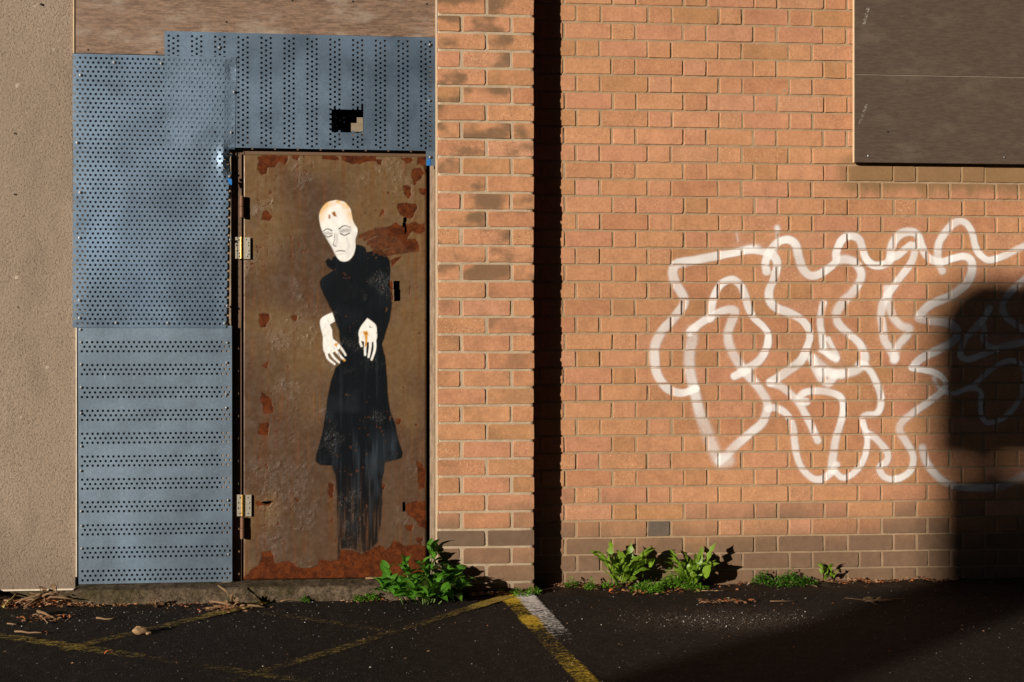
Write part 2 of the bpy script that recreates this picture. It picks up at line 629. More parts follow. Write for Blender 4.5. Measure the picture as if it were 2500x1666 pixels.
def step_material():
    t = NT('step_concrete')
    p = t.pos()
    x, y, z = t.xyz(p)
    c = t.mix(t.ss(t.noise(p, 45, 6, 0.8), 0.36, 0.64), (0.044, 0.030, 0.019), (0.150, 0.112, 0.075))
    c = t.mix(t.ss(t.noise(p, 7, 4), 0.48, 0.66, 0, 0.6), c, (0.045, 0.038, 0.014))
    c = t.mix(t.ss(t.noise(t.vadd(p, (2, 1, 5)), 120, 3, 0.7), 0.60, 0.68, 0, 0.7), c, (0.24, 0.19, 0.14))
    n = t.bump(t.noise(p, 130, 5, 0.75), 1.0, 0.006)
    return t.done(c, 0.95, 0, n, spec=0.1)


M['step'] = step_material()
M['asphalt'] = asphalt_material()
M['door'] = door_material()
M['paint'] = paint_material('mural_paint', 0.33)
M['spray'] = paint_material('spray_paint', 0.6, False)
M['yellow'] = marking_material('yellow_line_paint', (0.50, 0.33, 0.02), (0.66, 0.45, 0.035))
M['yellow_old'] = marking_material('old_yellow_paint', (0.22, 0.155, 0.03), (0.38, 0.265, 0.045))
M['white'] = marking_material('white_line_paint', (0.62, 0.60, 0.58), (0.78, 0.76, 0.74))
M['screw'] = simple('screw_steel', (0.55, 0.57, 0.60), 0.32, 0.9, 0.1)
M['brass'] = simple('worn_brass', (0.70, 0.40, 0.10), 0.28, 0.95, 0.25, 60)
M['hinge'] = simple('zinc_hinge', (0.62, 0.56, 0.45), 0.38, 0.75, 0.2, 60)
M['rusty'] = simple('rusty_steel', (0.16, 0.075, 0.04), 0.7, 0.1, 0.4, 60)
M['film'] = simple('blue_film', (0.02, 0.16, 0.48), 0.35)
M['leaf'] = leaf_material('glossy_leaf', (0.050, 0.165, 0.012), (0.095, 0.26, 0.022))
M['leaf_yellow'] = leaf_material('weed_leaf', (0.10, 0.20, 0.012), (0.24, 0.36, 0.03), 0.5)
M['leaf_small'] = leaf_material('small_leaf', (0.06, 0.17, 0.010), (0.15, 0.30, 0.02), 0.45)
M['stem'] = simple('green_stem', (0.12, 0.20, 0.04), 0.6)
M['twig'] = simple('dry_twig', (0.20, 0.115, 0.058), 0.85, 0, 0.4, 60)
M['root'] = simple('dry_root', (0.17, 0.098, 0.046), 0.85, 0, 0.4, 50)
M['stone'] = simple('tan_stone', (0.28, 0.175, 0.085), 0.9, 0, 0.3, 40, 0.6)
M['stick_moss'] = simple('mossy_stick', (0.36, 0.30, 0.08), 0.9, 0, 0.4, 80)
M['bark'] = simple('occluder_timber', (0.12, 0.09, 0.07), 0.8)


def litter_material():
    t = NT('leaf_litter')
    c = t.ramp(t.attr('rnd'), [(0, (0.10, 0.05, 0.028)), (0.35, (0.22, 0.10, 0.045)), (0.6, (0.34, 0.20, 0.10)), (0.8, (0.50, 0.12, 0.02)), (1, (0.42, 0.32, 0.2))])
    return t.done(c, 0.75)


def grit_material():
    t = NT('grit')
    c = t.ramp(t.attr('rnd'), [(0, (0.04, 0.03, 0.025)), (0.6, (0.11, 0.09, 0.075)), (0.88, (0.3, 0.26, 0.23)), (1, (0.70, 0.66, 0.62))])
    return t.done(c, 0.8)


M['litter'] = litter_material()
M['grit'] = grit_material()

# ------------------------------------------------------------------ depth planes (m); y=0 is the face of the long brick wall
Y_PIER, Y_CONC, Y_DOOR, Y_STILE, Y_JAMB = -0.110, -0.066, -0.058, -0.049, -0.046
Y_SHEET, Y_SHEET_TOP, Y_PLY = -0.080, -0.0775, -0.070
WALL_TOP = 3.3


def wx(px, Y=0.0, py=840): return U(px, py, Y).x
def wz(py, Y=0.0, px=1250): return U(px, py, Y).z


# ------------------------------------------------------------------ ground
def ground_h(x, y):
    near = np.clip(1 - np.abs(x) / 6, 0, 1) * np.clip(1 - np.abs(y + 0.5) / 5, 0, 1)
    h = 0.004 * (fbm(x, y, 22, 1, 3) - 0.5) + 0.014 * (fbm(x, y, 1.6, 5, 2) - 0.5)
    edge = np.exp(-np.clip(-0.02 - y, 0, 9) / 0.10)
    h = h + edge * 0.022 * fbm(x, y, 14, 9, 4)
    h = h + 0.075 * np.exp(-((x + 1.90) / .13) ** 2 - ((y + .10) / .085) ** 2) * (0.6 + 0.8 * fbm(x, y, 18, 13, 3))
    return h * np.minimum(1, near * 3)


def axis_coords(lo, hi, step, far):
    a = np.arange(lo, hi + 1e-9, step)
    g = np.cumsum(0.2 * 1.5 ** np.arange(16))
    g = g[g < far]
    return np.concatenate([lo - g[::-1], a, hi + g])


gx = axis_coords(-2.9, 2.9, 0.009, 200)
gy = axis_coords(-1.9, 0.15, 0.009, 200)
GX, GY = np.meshgrid(gx, gy, indexing='ij')
GZ = ground_h(GX, GY)
soil = sstep(-0.24, -0.05, GY + 0.10 * (fbm(GX, GY, 7, 4) - 0.5) - np.where(GX < -0.4, 0.10, 0.0) * 0 + np.where(GX < -0.9, 0.08, 0)) * (GY < 1)
pc = G(1790, 1515)
gritp = np.exp(-(((GX - pc.x) / 0.34) ** 2 + ((GY - pc.y) / 0.16) ** 2)) * 0.9
me = npmesh('ground', np.stack([GX, GY, GZ], -1).reshape(-1, 3), gridfaces(len(gx), len(gy)), M['asphalt'],
            {'soil': soil.ravel(), 'grit': gritp.ravel()}, True)
tag(link('ground', me), 'dark worn asphalt yard at the foot of the walls', kind='structure')


def marking(name, mat, p0, p1, width, wear, label, lift=0.004, n0=0.0):
    a, b = Vector(G(*p0)), Vector(G(*p1))
    d = (b - a)
    L = d.length
    d.normalize()
    s = Vector((-d.y, d.x, 0))
    nu, nv = max(2, int(L / 0.012)), max(2, int(width / 0.010))
    u, v = np.meshgrid(np.linspace(0, L, nu), np.linspace(-width / 2, width / 2, nv), indexing='ij')
    X, Y = a.x + d.x * u + s.x * v, a.y + d.y * u + s.y * v
    edge = np.clip((np.abs(v) / (width / 2) - 0.72) / 0.28, 0, 1)
    W = wear(u / L) + 0.14 * edge ** 2
    V = np.stack([X, Y, ground_h(X, Y) + lift], -1).reshape(-1, 3)
    o = link(name, npmesh(name, V, gridfaces(nu, nv), mat, {'wear': W.ravel()}, True))
    return tag(o, label, kind='structure')


def wv(*kv):
    ks, vs = zip(*kv)
    return lambda t: np.interp(t, ks, vs)


marking('yellow_line', M['yellow'], (1236, 1452), (1462, 1700), 0.088, wv((0, .31), (.10, .37), (.17, .51), (.27, .52), (.31, .37), (.38, .41), (.45, .55), (.62, .545), (.75, .49), (1, .45)),
        'yellow bay line running from the pier towards the viewer')
marking('white_line', M['white'], (1275, 1452), (1390, 1572), 0.092, wv((0, .34), (.25, .41), (.5, .46), (.75, .49), (1, .62)),
        'short white bay line beside the yellow one')
marking('yellow_hatch_line', M['yellow_old'], (1240, 1459), (560, 1665), 0.070, wv((0, .28), (.12, .38), (.2, .50), (.5, .55), (.75, .50), (1, .58)),
        'worn yellow hatch line slanting left from the pier', 0.0055)
marking('yellow_hatch_line', M['yellow_old'], (-60, 1548), (760, 1668), 0.075, wv((0, .51), (.25, .46), (.5, .52), (.65, .60), (.85, .51), (1, .57)),
        'faint yellow hatch line crossing the lower left yard', 0.0062)
marking('yellow_hatch_line', M['yellow_old'], (660, 1470), (150, 1592), 0.070, wv((0, .52), (.2, .40), (.4, .50), (.7, .52), (1, .49)),
        'faint yellow hatch line slanting below the step', 0.0069)
marking('yellow_hatch_line', M['yellow_old'], (640, 1500), (980, 1548), 0.060, wv((0, .56), (.5, .53), (1, .58)),
        'faint yellow hatch line in front of the door', 0.0076)

# ------------------------------------------------------------------ bricks
def brick_mesh(w, h, dep, seed, mat, r=0.0024):
    """a fired brick: uneven outline, eased front arrises; front at y=0"""
    R = random.Random(seed)
    j = lambda a: R.uniform(-a, a)
    c = r * R.uniform(0.7, 1.5)
    W, H = w / 2, h / 2
    out = []
    for sx, sz in ((-1, -1), (1, -1), (1, 1), (-1, 1)):
        cc = c * R.choice([0.8, 1, 1, 1.8])
        a = (sx * (W - cc) + j(.0008), sz * H + j(.0008))
        b = (sx * W + j(.0008), sz * (H - cc) + j(.0008))
        out += [b, a] if (sx * sz > 0) == (sx < 0) or False else [a, b]
    # order counter-clockwise by angle
    out.append((j(w * .2), -H + j(.0012)))
    out.append((j(w * .2), H + j(.0012)))
    out.sort(key=lambda p: math.atan2(p[1] / H, p[0] / W))
    n = len(out)
    V = [(x - math.copysign(min(.0016, abs(x)), x), j(.0004), z - math.copysign(min(.0016, abs(z)), z)) for x, z in out]
    V += [(x, .0016, z) for x, z in out]
    V += [(x, dep, z) for x, z in out]
    F = [tuple(range(n))]
    for k in (0, n):
        for i in range(n):
            F.append((k + i, k + n + i, k + n + (i + 1) % n, k + (i + 1) % n))
    me = bpy.data.meshes.new('brick')
    me.from_pydata(V, [], F)
    if mat: me.materials.append(mat)
    me.update()
    return me


def joined_bricks(name, rows, mat, parent, dep):
    V, F, A = [], [], []
    quads = []
    for (x0, x1, z0, z1, y) in rows:
        n = len(V)
        e = .0022
        V += [(x0 + e, y, z0 + e), (x1 - e, y, z0 + e), (x1 - e, y, z1 - e), (x0 + e, y, z1 - e)]
        V += [(x0, y + e, z0), (x1, y + e, z0), (x1, y + e, z1), (x0, y + e, z1)]
        V += [(x0, y + dep, z0), (x1, y + dep, z0), (x1, y + dep, z1), (x0, y + dep, z1)]
        A += [random.random()] * 12
        quads.append((n, n + 1, n + 2, n + 3))
        for k in (0, 4):
            for i in range(4):
                quads.append((n + k + i, n + k + 4 + i, n + k + 4 + (i + 1) % 4, n + k + (i + 1) % 4))
    # a vertex's rnd must be one value per brick
    A = np.repeat(np.random.default_rng(5).random(len(rows)), 12)
    o = link(name, npmesh(name, V, quads, mat, {'rnd': A}), parent)
    o['kind'] = 'stuff'
    return o


# long brick wall -------------------------------------------------
X_PL, X_PR = wx(1067, Y_PIER), wx(1305, Y_PIER)
bw = empty('brick_wall', (X_PR + 1.0, 0, 0), 'long orange brick wall with white spray graffiti and sooty bottom courses', 'wall')
jz = np.interp(np.arange(0, 34), [0, 9, 20, 29, 33], [11, 395, 856, 1232, 1397])
joints = [U(1395, y, 0).z for y in jz]
st = (joints[0] - joints[20]) / 20
up = [joints[0] + st * (k + 1) for k in range(int((WALL_TOP - joints[0]) / st) + 1)][::-1]
nup = len(up)
joints = up + joints + [joints[-1] - st, joints[-1] - 2 * st]
hA0, hA1 = U(1436.5, 30, 0).x, U(1955, 40, 0).x
PER = (hA1 - hA0) / 3.0
SW, HW, JW = PER * 0.6667 - 0.0095, PER * 0.3333 - 0.0095, 0.0095
BX0 = U(2086, 300, -0.033).x
BZ0 = U(2300, 399, -0.033).z
WALL_X1 = U(2500, 840, 0).x + 1.3
bricks = []
for k in range(len(joints) - 1):
    zt, zb = joints[k] - .0042, joints[k + 1] + .0042
    idx = k - nup
    ph = hA0 if idx % 2 == 0 else hA0 + PER / 2
    off = random.uniform(-.003, .003)
    i0 = math.floor((X_PR - 0.2 - ph) / PER) - 1
    i1 = math.ceil((WALL_X1 - ph) / PER) + 1
    for i in range(i0, i1):
        for kind, c, wd in (('h', ph + i * PER, HW), ('s', ph + i * PER + PER / 2, SW)):
            x0 = c - wd / 2 + off + random.uniform(-.0022, .0022)
            x1 = c + wd / 2 + off + random.uniform(-.0022, .0022)
            if x1 < X_PR - 0.03 or x0 > WALL_X1: continue
            x0 = max(x0, X_PR - 0.05)
            if x1 - x0 < 0.02: continue
            if x0 > BX0 + 0.09 and zb > BZ0 + 0.09: continue      # wholly behind the window board
            bricks.append((x0, x1, zb + random.uniform(-.001, .001), zt + random.uniform(-.001, .001), random.uniform(-.0012, .0012)))


def seen(b, Y=0):
    x0, y0 = P(b[0], Y, b[3])
    x1, y1 = P(b[1], Y, b[2])
    w_ = max(0, min(x1, 2500) - max(x0, 1310))
    h_ = max(0, min(y1, 1430) - max(y0, 0))
    if x0 > 2086 and y1 < 400: return 0
    if x0 < 1609 < x1 and y0 < 1297 < y1: return 1e6      # the burnt header
    return w_ * h_


bricks.sort(key=lambda b: -seen(b))
indiv, rest = bricks[:300], bricks[300:]
cache = {}
brick_objs = []
for b in indiv:
    w_, h_ = b[1] - b[0], b[3] - b[2]
    key = ('s' if w_ > 0.13 else 'h', random.randrange(7))
    if key not in cache:
        cache[key] = brick_mesh(SW if key[0] == 's' else HW, st - .0085, 0.014, hash(key[1]) + (50 if key[0] == 's' else 0), M['brick'])
    o = link('brick', cache[key], bw, ((b[0] + b[1]) / 2, b[4], (b[2] + b[3]) / 2))
    o.scale = (w_ / (SW if key[0] == 's' else HW), 1, h_ / (st - .0085))
    o.rotation_euler = (0, random.uniform(-.004, .004), 0)
    if b is indiv[0]: bw_first = o
bq = U(1612, 1299, 0)
burnt = simple('burnt_brick', (0.115, 0.085, 0.062), 0.9, 0, 0.35, 30, 0.5, 160, 0.002)
for o in [bw_first]:
    o.data = o.data.copy()
    o.data.materials[0] = burnt
    o['label'] = 'dark burnt brick'
joined_bricks('brickwork', rest, M['brick_stuff'], bw, 0.014)
# mortar bed
mx = np.arange(X_PR - 0.06, WALL_X1, 0.008)
mz = np.arange(-0.1, WALL_TOP, 0.008)
MX, MZ = np.meshgrid(mx, mz, indexing='ij')


def mortar_y(x, z): return 0.0036 + 0.0045 * (fbm(x, z, 38, 2, 3) - 0.5) + 0.004 * (fbm(x, z, 5, 8, 2) - 0.5)


link('mortar', npmesh('mortar', np.stack([MX, mortar_y(MX, MZ), MZ], -1).reshape(-1, 3), gridfaces(len(mx), len(mz)), M['mortar'], None, True), bw)

# pier -------------------------------------------------------------
bp = empty('brick_pier', ((X_PL + X_PR) / 2, -0.05, 0), 'projecting brick pier between the rusty door and the long brick wall', 'pier')
pj = [U(1090, y, Y_PIER).z for y in np.linspace(35.6, 1381, 32)]
ps = (pj[0] - pj[-1]) / 31
npu = int((WALL_TOP - pj[0]) / ps) + 1
pj = [pj[0] + ps * (k + 1) for k in range(npu)][::-1] + pj + [pj[-1] - ps, pj[-1] - 2 * ps]
prest = []
pcache = {}
PX = lambda p: wx(p, Y_PIER)
for k in range(len(pj) - 1):
    zt, zb = pj[k] - .0052, pj[k + 1] + .0052
    idx = k - npu
    spans = [(1068, 1184), (1191, 1304)] if idx % 2 else [(1068, 1122), (1131, 1245), (1252.5, 1304)]
    for (a, b) in spans:
        x0, x1 = PX(a + random.uniform(-1, 1)), PX(b + random.uniform(-1, 1))
        yy = Y_PIER + random.uniform(-.0015, .0015)
        if zb > U(1100, 0, Y_PIER).z + 0.02:
            prest.append((x0, x1, zb, zt, yy))
            continue
        nom = round((b - a) / 10) * 10
        key = (nom, random.randrange(5))
        w0 = PX(a) - PX(a)
        w0 = nom / 10 * 0.0172
        if key not in pcache:
            pcache[key] = brick_mesh(w0, ps - .0104, 0.105, key[1] * 13 + nom, M['pier'], 0.0032)
        o = link('brick', pcache[key], bp, ((x0 + x1) / 2, yy, (zb + zt) / 2))
        o.scale = ((x1 - x0) / w0, 1, (zt - zb) / (ps - .0104))
        o.rotation_euler = (0, random.uniform(-.005, .005), 0)
joined_bricks('brickwork', prest, M['pier_stuff'], bp, 0.105)
m_ = MB()
px_ = np.arange(X_PL + .004, X_PR - .003, 0.007)
pz_ = np.arange(-0.08, WALL_TOP, 0.007)
AX, AZ = np.meshgrid(px_, pz_, indexing='ij')
AY = Y_PIER + 0.0030 + 0.0045 * (fbm(AX, AZ, 40, 6, 3) - 0.5)
AY[0, :] = 0.0
AX[:2, :] = X_PL + .003
AY[-1, :] = 0.0
AX[-2:, :] = X_PR - .0035
link('mortar', npmesh('mortar', np.stack([AX, AY, AZ], -1).reshape(-1, 3), gridfaces(len(px_), len(pz_)), M['mortar_pale'], None, True), bp)
m_ = MB()
zz = np.arange(0.06, WALL_TOP, 0.02)
fx = [wx(1069.5 + 2.5 * (vn(z_, 0, 9, 3) - .5) - (1.5 if z_ > 1.4 else 0), Y_PIER) for z_ in zz]
m_.add([(wx(1062.8, Y_PIER), -.104, z_) for z_ in zz] + [(x_, -.1085, z_) for x_, z_ in zip(fx, zz)], [(i, i + len(zz), i + len(zz) + 1, i + 1) for i in range(len(zz) - 1)])
m_.build('mortar_fillet', M['mortar_pale'], bp)

# ------------------------------------------------------------------ graffiti: a paint layer draped over bricks and joints
STROKES = []                                     # (points in photo px, width px, opacity, softness)


def stroke(pts, wd, op=0.85, soft=4.0):
    STROKES.append((pts, wd, min(.93, op * 1.0), soft * 1.0))


stroke([g5(p) for p in [(1480, 545), (1300, 525), (1100, 560), (880, 600), (650, 648), (450, 685), (395, 760), (400, 850), (450, 960), (520, 1080), (520, 1150), (480, 1220), (400, 1320), (290, 1440), (210, 1568)]]
       + [g7(p) for p in [(140, 110), (140, 200), (155, 320), (215, 430), (290, 490), (380, 510), (460, 490), (505, 470)]], 21, .84)
stroke([g5(p) for p in [(1380, 490), (1300, 490), (1150, 530)]], 13, .55, 5)
stroke([g5(p) for p in [(830, 1320), (840, 1210), (870, 1070), (950, 925), (1070, 870), (1170, 925), (1230, 1050), (1270, 1200), (1340, 1320), (1430, 1400), (1490, 1480)]]
       + [g7(p) for p in [(1150, 10), (1135, 110), (1070, 220), (960, 300), (850, 360)]], 19, .86)
stroke([g5(p) for p in [(590, 1480), (690, 1395), (850, 1290), (1000, 1225), (1095, 1220), (1110, 1270), (1060, 1390), (1030, 1490)]]
       + [g7(p) for p in [(792, 10), (800, 70), (850, 180), (930, 300), (1040, 430), (1130, 560), (1140, 650), (1100, 770), (1000, 860), (880, 960), (790, 1050), (720, 1110)]], 21, .80, 5)
stroke([g5(p) for p in [(620, 1470)]] + [g7(p) for p in [(475, 30), (452, 140), (450, 300), (490, 480), (540, 680), (610, 870), (670, 1020), (720, 1120), (800, 1110)]], 28, .62, 8)
stroke([g5(p) for p in [(1600, 270), (1605, 290)]], 14, .95, 6)
stroke([g5(p) for p in [(1600, 300), (1603, 420), (1590, 540)]], 8, .6, 5)
stroke([g5(p) for p in [(1480, 780), (1465, 680), (1500, 580), (1560, 480), (1640, 425), (1740, 410), (1820, 470), (1850, 600), (1900, 740), (1980, 820), (2080, 812), (2200, 740)]]
       + [g6(p) for p in [(95, 660), (100, 560), (150, 430), (220, 370), (300, 365), (370, 410), (410, 520), (450, 630), (530, 700), (640, 700), (720, 650), (735, 550), (770, 430), (850, 340), (950, 315), (1040, 350), (1090, 470),
                          (1140, 580), (1230, 650), (1340, 662), (1450, 625), (1580, 600), (1660, 640), (1680, 720), (1660, 830), (1600, 930), (1480, 1030), (1330, 1100), (1180, 1170), (1075, 1270)]], 20, .86)
stroke([g6(p) for p in [(1060, 1320), (1200, 1345), (1350, 1360), (1450, 1400), (1500, 1470), (1490, 1550)]]
       + [g8(p) for p in [(1080, 75), (980, 130), (850, 190), (780, 250)]], 20, .8)
stroke([g8(p) for p in [(750, 285), (870, 308), (970, 335), (1040, 390), (1050, 450), (1000, 510), (900, 590), (760, 690), (670, 760), (640, 840), (690, 930), (750, 1030), (765, 1110), (740, 1200), (660, 1260), (560, 1275), (490, 1240),
                        (465, 1170), (520, 1125), (537, 1060), (500, 990), (430, 915), (360, 870)]], 17, .86)
stroke([g5(p) for p in [(1520, 560), (1570, 600), (1605, 690), (1560, 870), (1510, 1000), (1520, 1120), (1600, 1200), (1760, 1262), (1890, 1340), (1970, 1450), (1980, 1540)]]
       + [g7(p) for p in [(1505, 70), (1450, 210), (1360, 290), (1260, 360), (1170, 415)]], 21, .85)
stroke([g7(p) for p in [(1165, 425), (1260, 450), (1350, 520), (1430, 610), (1490, 720), (1550, 840), (1590, 935)]], 17, .88)
stroke([g7(p) for p in [(1150, 650), (1200, 640), (1260, 660), (1330, 720), (1370, 820), (1385, 950), (1410, 1090), (1460, 1190), (1540, 1265), (1620, 1275), (1700, 1230), (1760, 1150)]], 17, .82)
stroke([g7(p) for p in [(1490, 590), (1430, 570), (1455, 520), (1520, 495), (1640, 495), (1750, 520)]] + [g8(p) for p in [(130, 570), (140, 680), (110, 800), (70, 930), (50, 1060), (30, 1200)]], 18, .86)
stroke([g8(p) for p in [(60, 1200), (130, 1262), (210, 1240), (290, 1160), (340, 1050), (355, 930), (340, 860), (310, 740), (350, 705), (430, 695), (470, 640), (475, 540), (440, 430), (390, 330), (330, 265), (280, 250)]], 16, .86)
stroke([g6(p) for p in [(160, 640), (240, 640), (330, 680), (390, 780), (380, 880), (300, 1010), (190, 1120), (110, 1240), (110, 1340), (160, 1420), (250, 1500), (330, 1568)]]
       + [g8(p) for p in [(300, 90), (330, 180), (310, 260), (230, 315), (110, 340), (-60, 320)]], 22, .76, 6)
stroke([g5(p) for p in [(2140, 1140), (2110, 1250), (2100, 1400), (2120, 1510)]] + [g7(p) for p in [(1640, 90), (1700, 170), (1755, 210)]], 16, .95)
stroke([g8(p) for p in [(10, 30), (50, 110), (90, 195), (40, 190), (-60, 130)]], 12, .9)
stroke([g7(p) for p in [(1540, 200), (1570, 290), (1620, 380), (1690, 425), (1740, 350)]], 18, .85, 5)
stroke([g7(p) for p in [(1540, 200), (1620, 270), (1720, 330), (1800, 340)]], 22, .6, 7)
stroke([g6(p) for p in [(730, 620), (810, 590), (900, 520), (970, 470), (1010, 500), (1000, 600), (960, 700), (870, 810), (780, 930), (700, 1040), (640, 1150), (620, 1290), (640, 1420), (660, 1568)]]
       + [g8(p) for p in [(545, 100), (600, 200)]], 19, .82)
stroke([g6(p) for p in [(690, 970), (700, 1080), (720, 1200), (770, 1320), (860, 1410), (950, 1435), (930, 1510), (880, 1568)]] + [g8(p) for p in [(630, 90), (590, 220)]], 18, .78, 5)
stroke([g6(p) for p in [(2330, 460), (2200, 520), (2080, 580), (1950, 630), (1850, 640), (1760, 570), (1710, 470), (1680, 330), (1620, 230), (1540, 190), (1450, 230), (1370, 320), (1300, 430), (1280, 540), (1285, 650), (1330, 770)]], 18, .86)
stroke([g6(p) for p in [(2330, 830), (2180, 960), (2070, 1080), (2030, 1200), (2070, 1300), (2180, 1390), (2330, 1480)]], 17, .8)
stroke([g6(p) for p in [(1880, 1200), (1830, 1290), (1730, 1410), (1640, 1510)]] + [g8(p) for p in [(1225, 20), (1200, 90), (1185, 180), (1240, 210), (1330, 190), (1450, 140), (1600, 90), (1790, 50)]], 17, .8)
stroke([g6(p) for p in [(1800, 1390), (1830, 1500)]] + [g8(p) for p in [(1380, 20), (1420, 80), (1500, 120)]], 15, .7)
stroke([g8(p) for p in [(1040, 500), (1120, 515), (1200, 490), (1300, 440), (1400, 350), (1500, 270), (1620, 222), (1720, 250), (1760, 340), (1745, 450), (1700, 580), (1620, 690), (1520, 755), (1420, 775), (1370, 710), (1360, 600), (1370, 520), (1330, 475), (1270, 470)]], 14, .8)
stroke([g8(p) for p in [(845, 1000), (870, 1100), (930, 1200), (1030, 1290), (1160, 1345), (1320, 1355), (1500, 1345), (1650, 1300), (1790, 1220)]], 19, .75, 6)
stroke([g8(p) for p in [(950, 380), (975, 440), (1010, 480)]], 11, .7, 5)
stroke([g5(p) for p in [(1130, 310), (1150, 420)]], 5, .6, 3)

sgx = np.arange(U(1570, 900, 0).x, U(2530, 900, 0).x, 0.0035)
sgz = np.arange(U(2000, 1215, 0).z, U(2000, 505, 0).z, 0.0035)
SX, SZ = np.meshgrid(sgx, sgz, indexing='ij')
SPX, SPY = P(SX, 0.0, SZ)
A = np.zeros(SX.shape)
for pts, wd, op, soft in STROKES:
    c = spline(pts, 4.0)
    d = np.full(SX.shape, 1e9)
    lo, hi = c.min(0) - wd - 12, c.max(0) + wd + 12
    m = (SPX > lo[0]) & (SPX < hi[0]) & (SPY > lo[1]) & (SPY < hi[1])
    x, y = SPX[m], SPY[m]
    dm = np.full(x.shape, 1e9)
    ks = np.arange(len(c))
    wk_ = 1 + 0.34 * (vn(ks, 0 * ks + len(c), 0.045, 33) - 0.5)          # the can nearer or farther, faster or slower
    ok_ = np.zeros(x.shape)
    for k, (ax, ay) in enumerate(c):
        dk = np.sqrt((x - ax) ** 2 + (y - ay) ** 2) - (wk_[k] - 1) * wd / 2
        up_ = dk < dm
        dm = np.where(up_, dk, dm)
        ok_ = np.where(up_, wk_[k], ok_)
    dm = dm + 1.5 * (vn(x, y, 0.05, 3) - 0.5)
    sf = soft * np.clip(1 + 2.2 * (ok_ - 1), .6, 1.7)
    a = op * (1 - sstep(wd / 2 - sf * 0.8, wd / 2 + sf * 0.9, dm)) * np.clip(1.0 - 1.1 * (ok_ - 1), .72, 1.1)
    a *= 0.86 + 0.34 * (vn(x, y, 0.022, 21) - 0.4)
    mist = 0.11 * np.exp(-np.clip(dm - wd / 2, 0, None) / 7.0) * sstep(0.35, 0.75, vn(x, y, 0.013, 27))
    a = np.maximum(a, mist)
    A[m] = 1 - (1 - A[m]) * (1 - np.clip(a, 0, 0.97))
# drape: on a brick's face or down in the joint
SY = mortar_y(SX, SZ) - 0.0008
face = np.zeros(SX.shape, bool)
for (x0, x1, z0, z1, y) in bricks:
    if x1 < sgx[0] or x0 > sgx[-1] or z1 < sgz[0] or z0 > sgz[-1]: continue
    i0, i1 = np.searchsorted(sgx, [x0 + .001, x1 - .001])
    j0, j1 = np.searchsorted(sgz, [z0 + .001, z1 - .001])
    SY[i0:i1, j0:j1] = y - 0.0016
    face[i0:i1, j0:j1] = True
A = A * np.where(face, 1.0, 0.62)
keep = (A[:-1, :-1] + A[1:, :-1] + A[1:, 1:] + A[:-1, 1:]) > 0.12
F = gridfaces(len(sgx), len(sgz), keep)
V = np.stack([SX, SY, SZ], -1).reshape(-1, 3)
wcol = np.tile(np.array([[0.86, 0.83, 0.83]]), (V.shape[0], 1))
V, F, at = compact(V, F, {'alpha': A.ravel(), 'col': wcol})
gr = link('graffiti', npmesh('graffiti', V, F, M['spray'], at, True), bw)
gr['label'] = 'looping white spray-painted letters'

# ------------------------------------------------------------------ left rendered wall
cw = empty('concrete_wall', (wx(90, Y_CONC), Y_CONC, 0), 'beige pitted rendered wall left of the metal sheets', 'wall')
cx = np.arange(wx(183.5, Y_CONC) - 1.2, wx(183.5, Y_CONC) + 1e-6, 0.012)
cz = np.arange(U(90, 1438, Y_CONC).z, WALL_TOP, 0.012)
CXX, CZZ = np.meshgrid(cx, cz, indexing='ij')
CYY = Y_CONC + 0.004 * (fbm(CXX, CZZ, 2.5, 3, 3) - 0.5) + 0.0016 * (fbm(CXX, CZZ, 40, 4, 2) - 0.5)
link('wall_face', npmesh('wall_face', np.stack([CXX, CYY, CZZ], -1).reshape(-1, 3), gridfaces(len(cx), len(cz)), M['render'], None, True), cw)
m_ = MB()
m_.box(cx[0], cx[-1] - .002, Y_CONC - .004, Y_CONC + .02, cz[0] - .007, cz[0] - .0005)
m_.build('bottom_bead', M['trim'], cw)
m_ = MB()
m_.box(cx[0], cx[-1] - .004, Y_CONC + .012, Y_CONC + .06, -0.1, cz[0] - .0065)
m_.build('plinth', M['step'], cw)
# small drilled holes and chips
m_ = MB()
for (hx, hy, r) in ((36, 326, .0042), (36, 475, .0045), (43, 750, .003), (178, 740, .003), (101, 11, .006)):
    c = U(hx, hy, Y_CONC - .0045)
    n = len(m_.v)
    m_.add([(c.x + r * math.cos(a), c.y, c.z + r * math.sin(a) * .9) for a in np.linspace(0, 2 * math.pi, 9)[:-1]], [tuple(range(8))])
o = m_.build('drill_holes', M['dark'], cw)
# end of wall behind the upper sheet, which its holes show
m_ = MB()
m_.box(wx(186, Y_CONC), wx(213, Y_CONC), Y_CONC - .001, Y_CONC + .04, U(200, 800, Y_CONC).z, U(200, 100, Y_CONC).z)
m_.build('wall_end', M['render'], cw)

# ------------------------------------------------------------------ dark space behind door and sheets
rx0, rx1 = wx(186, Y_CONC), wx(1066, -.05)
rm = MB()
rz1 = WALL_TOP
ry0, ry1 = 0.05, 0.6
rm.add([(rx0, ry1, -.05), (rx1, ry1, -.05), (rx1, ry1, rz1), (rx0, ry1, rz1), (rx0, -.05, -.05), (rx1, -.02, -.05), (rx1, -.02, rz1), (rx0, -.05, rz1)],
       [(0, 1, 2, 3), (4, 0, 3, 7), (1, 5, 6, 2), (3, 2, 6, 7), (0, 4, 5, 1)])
tag(rm.build('room', M['dark']), 'dark hollow behind the door and the perforated sheets', kind='structure')

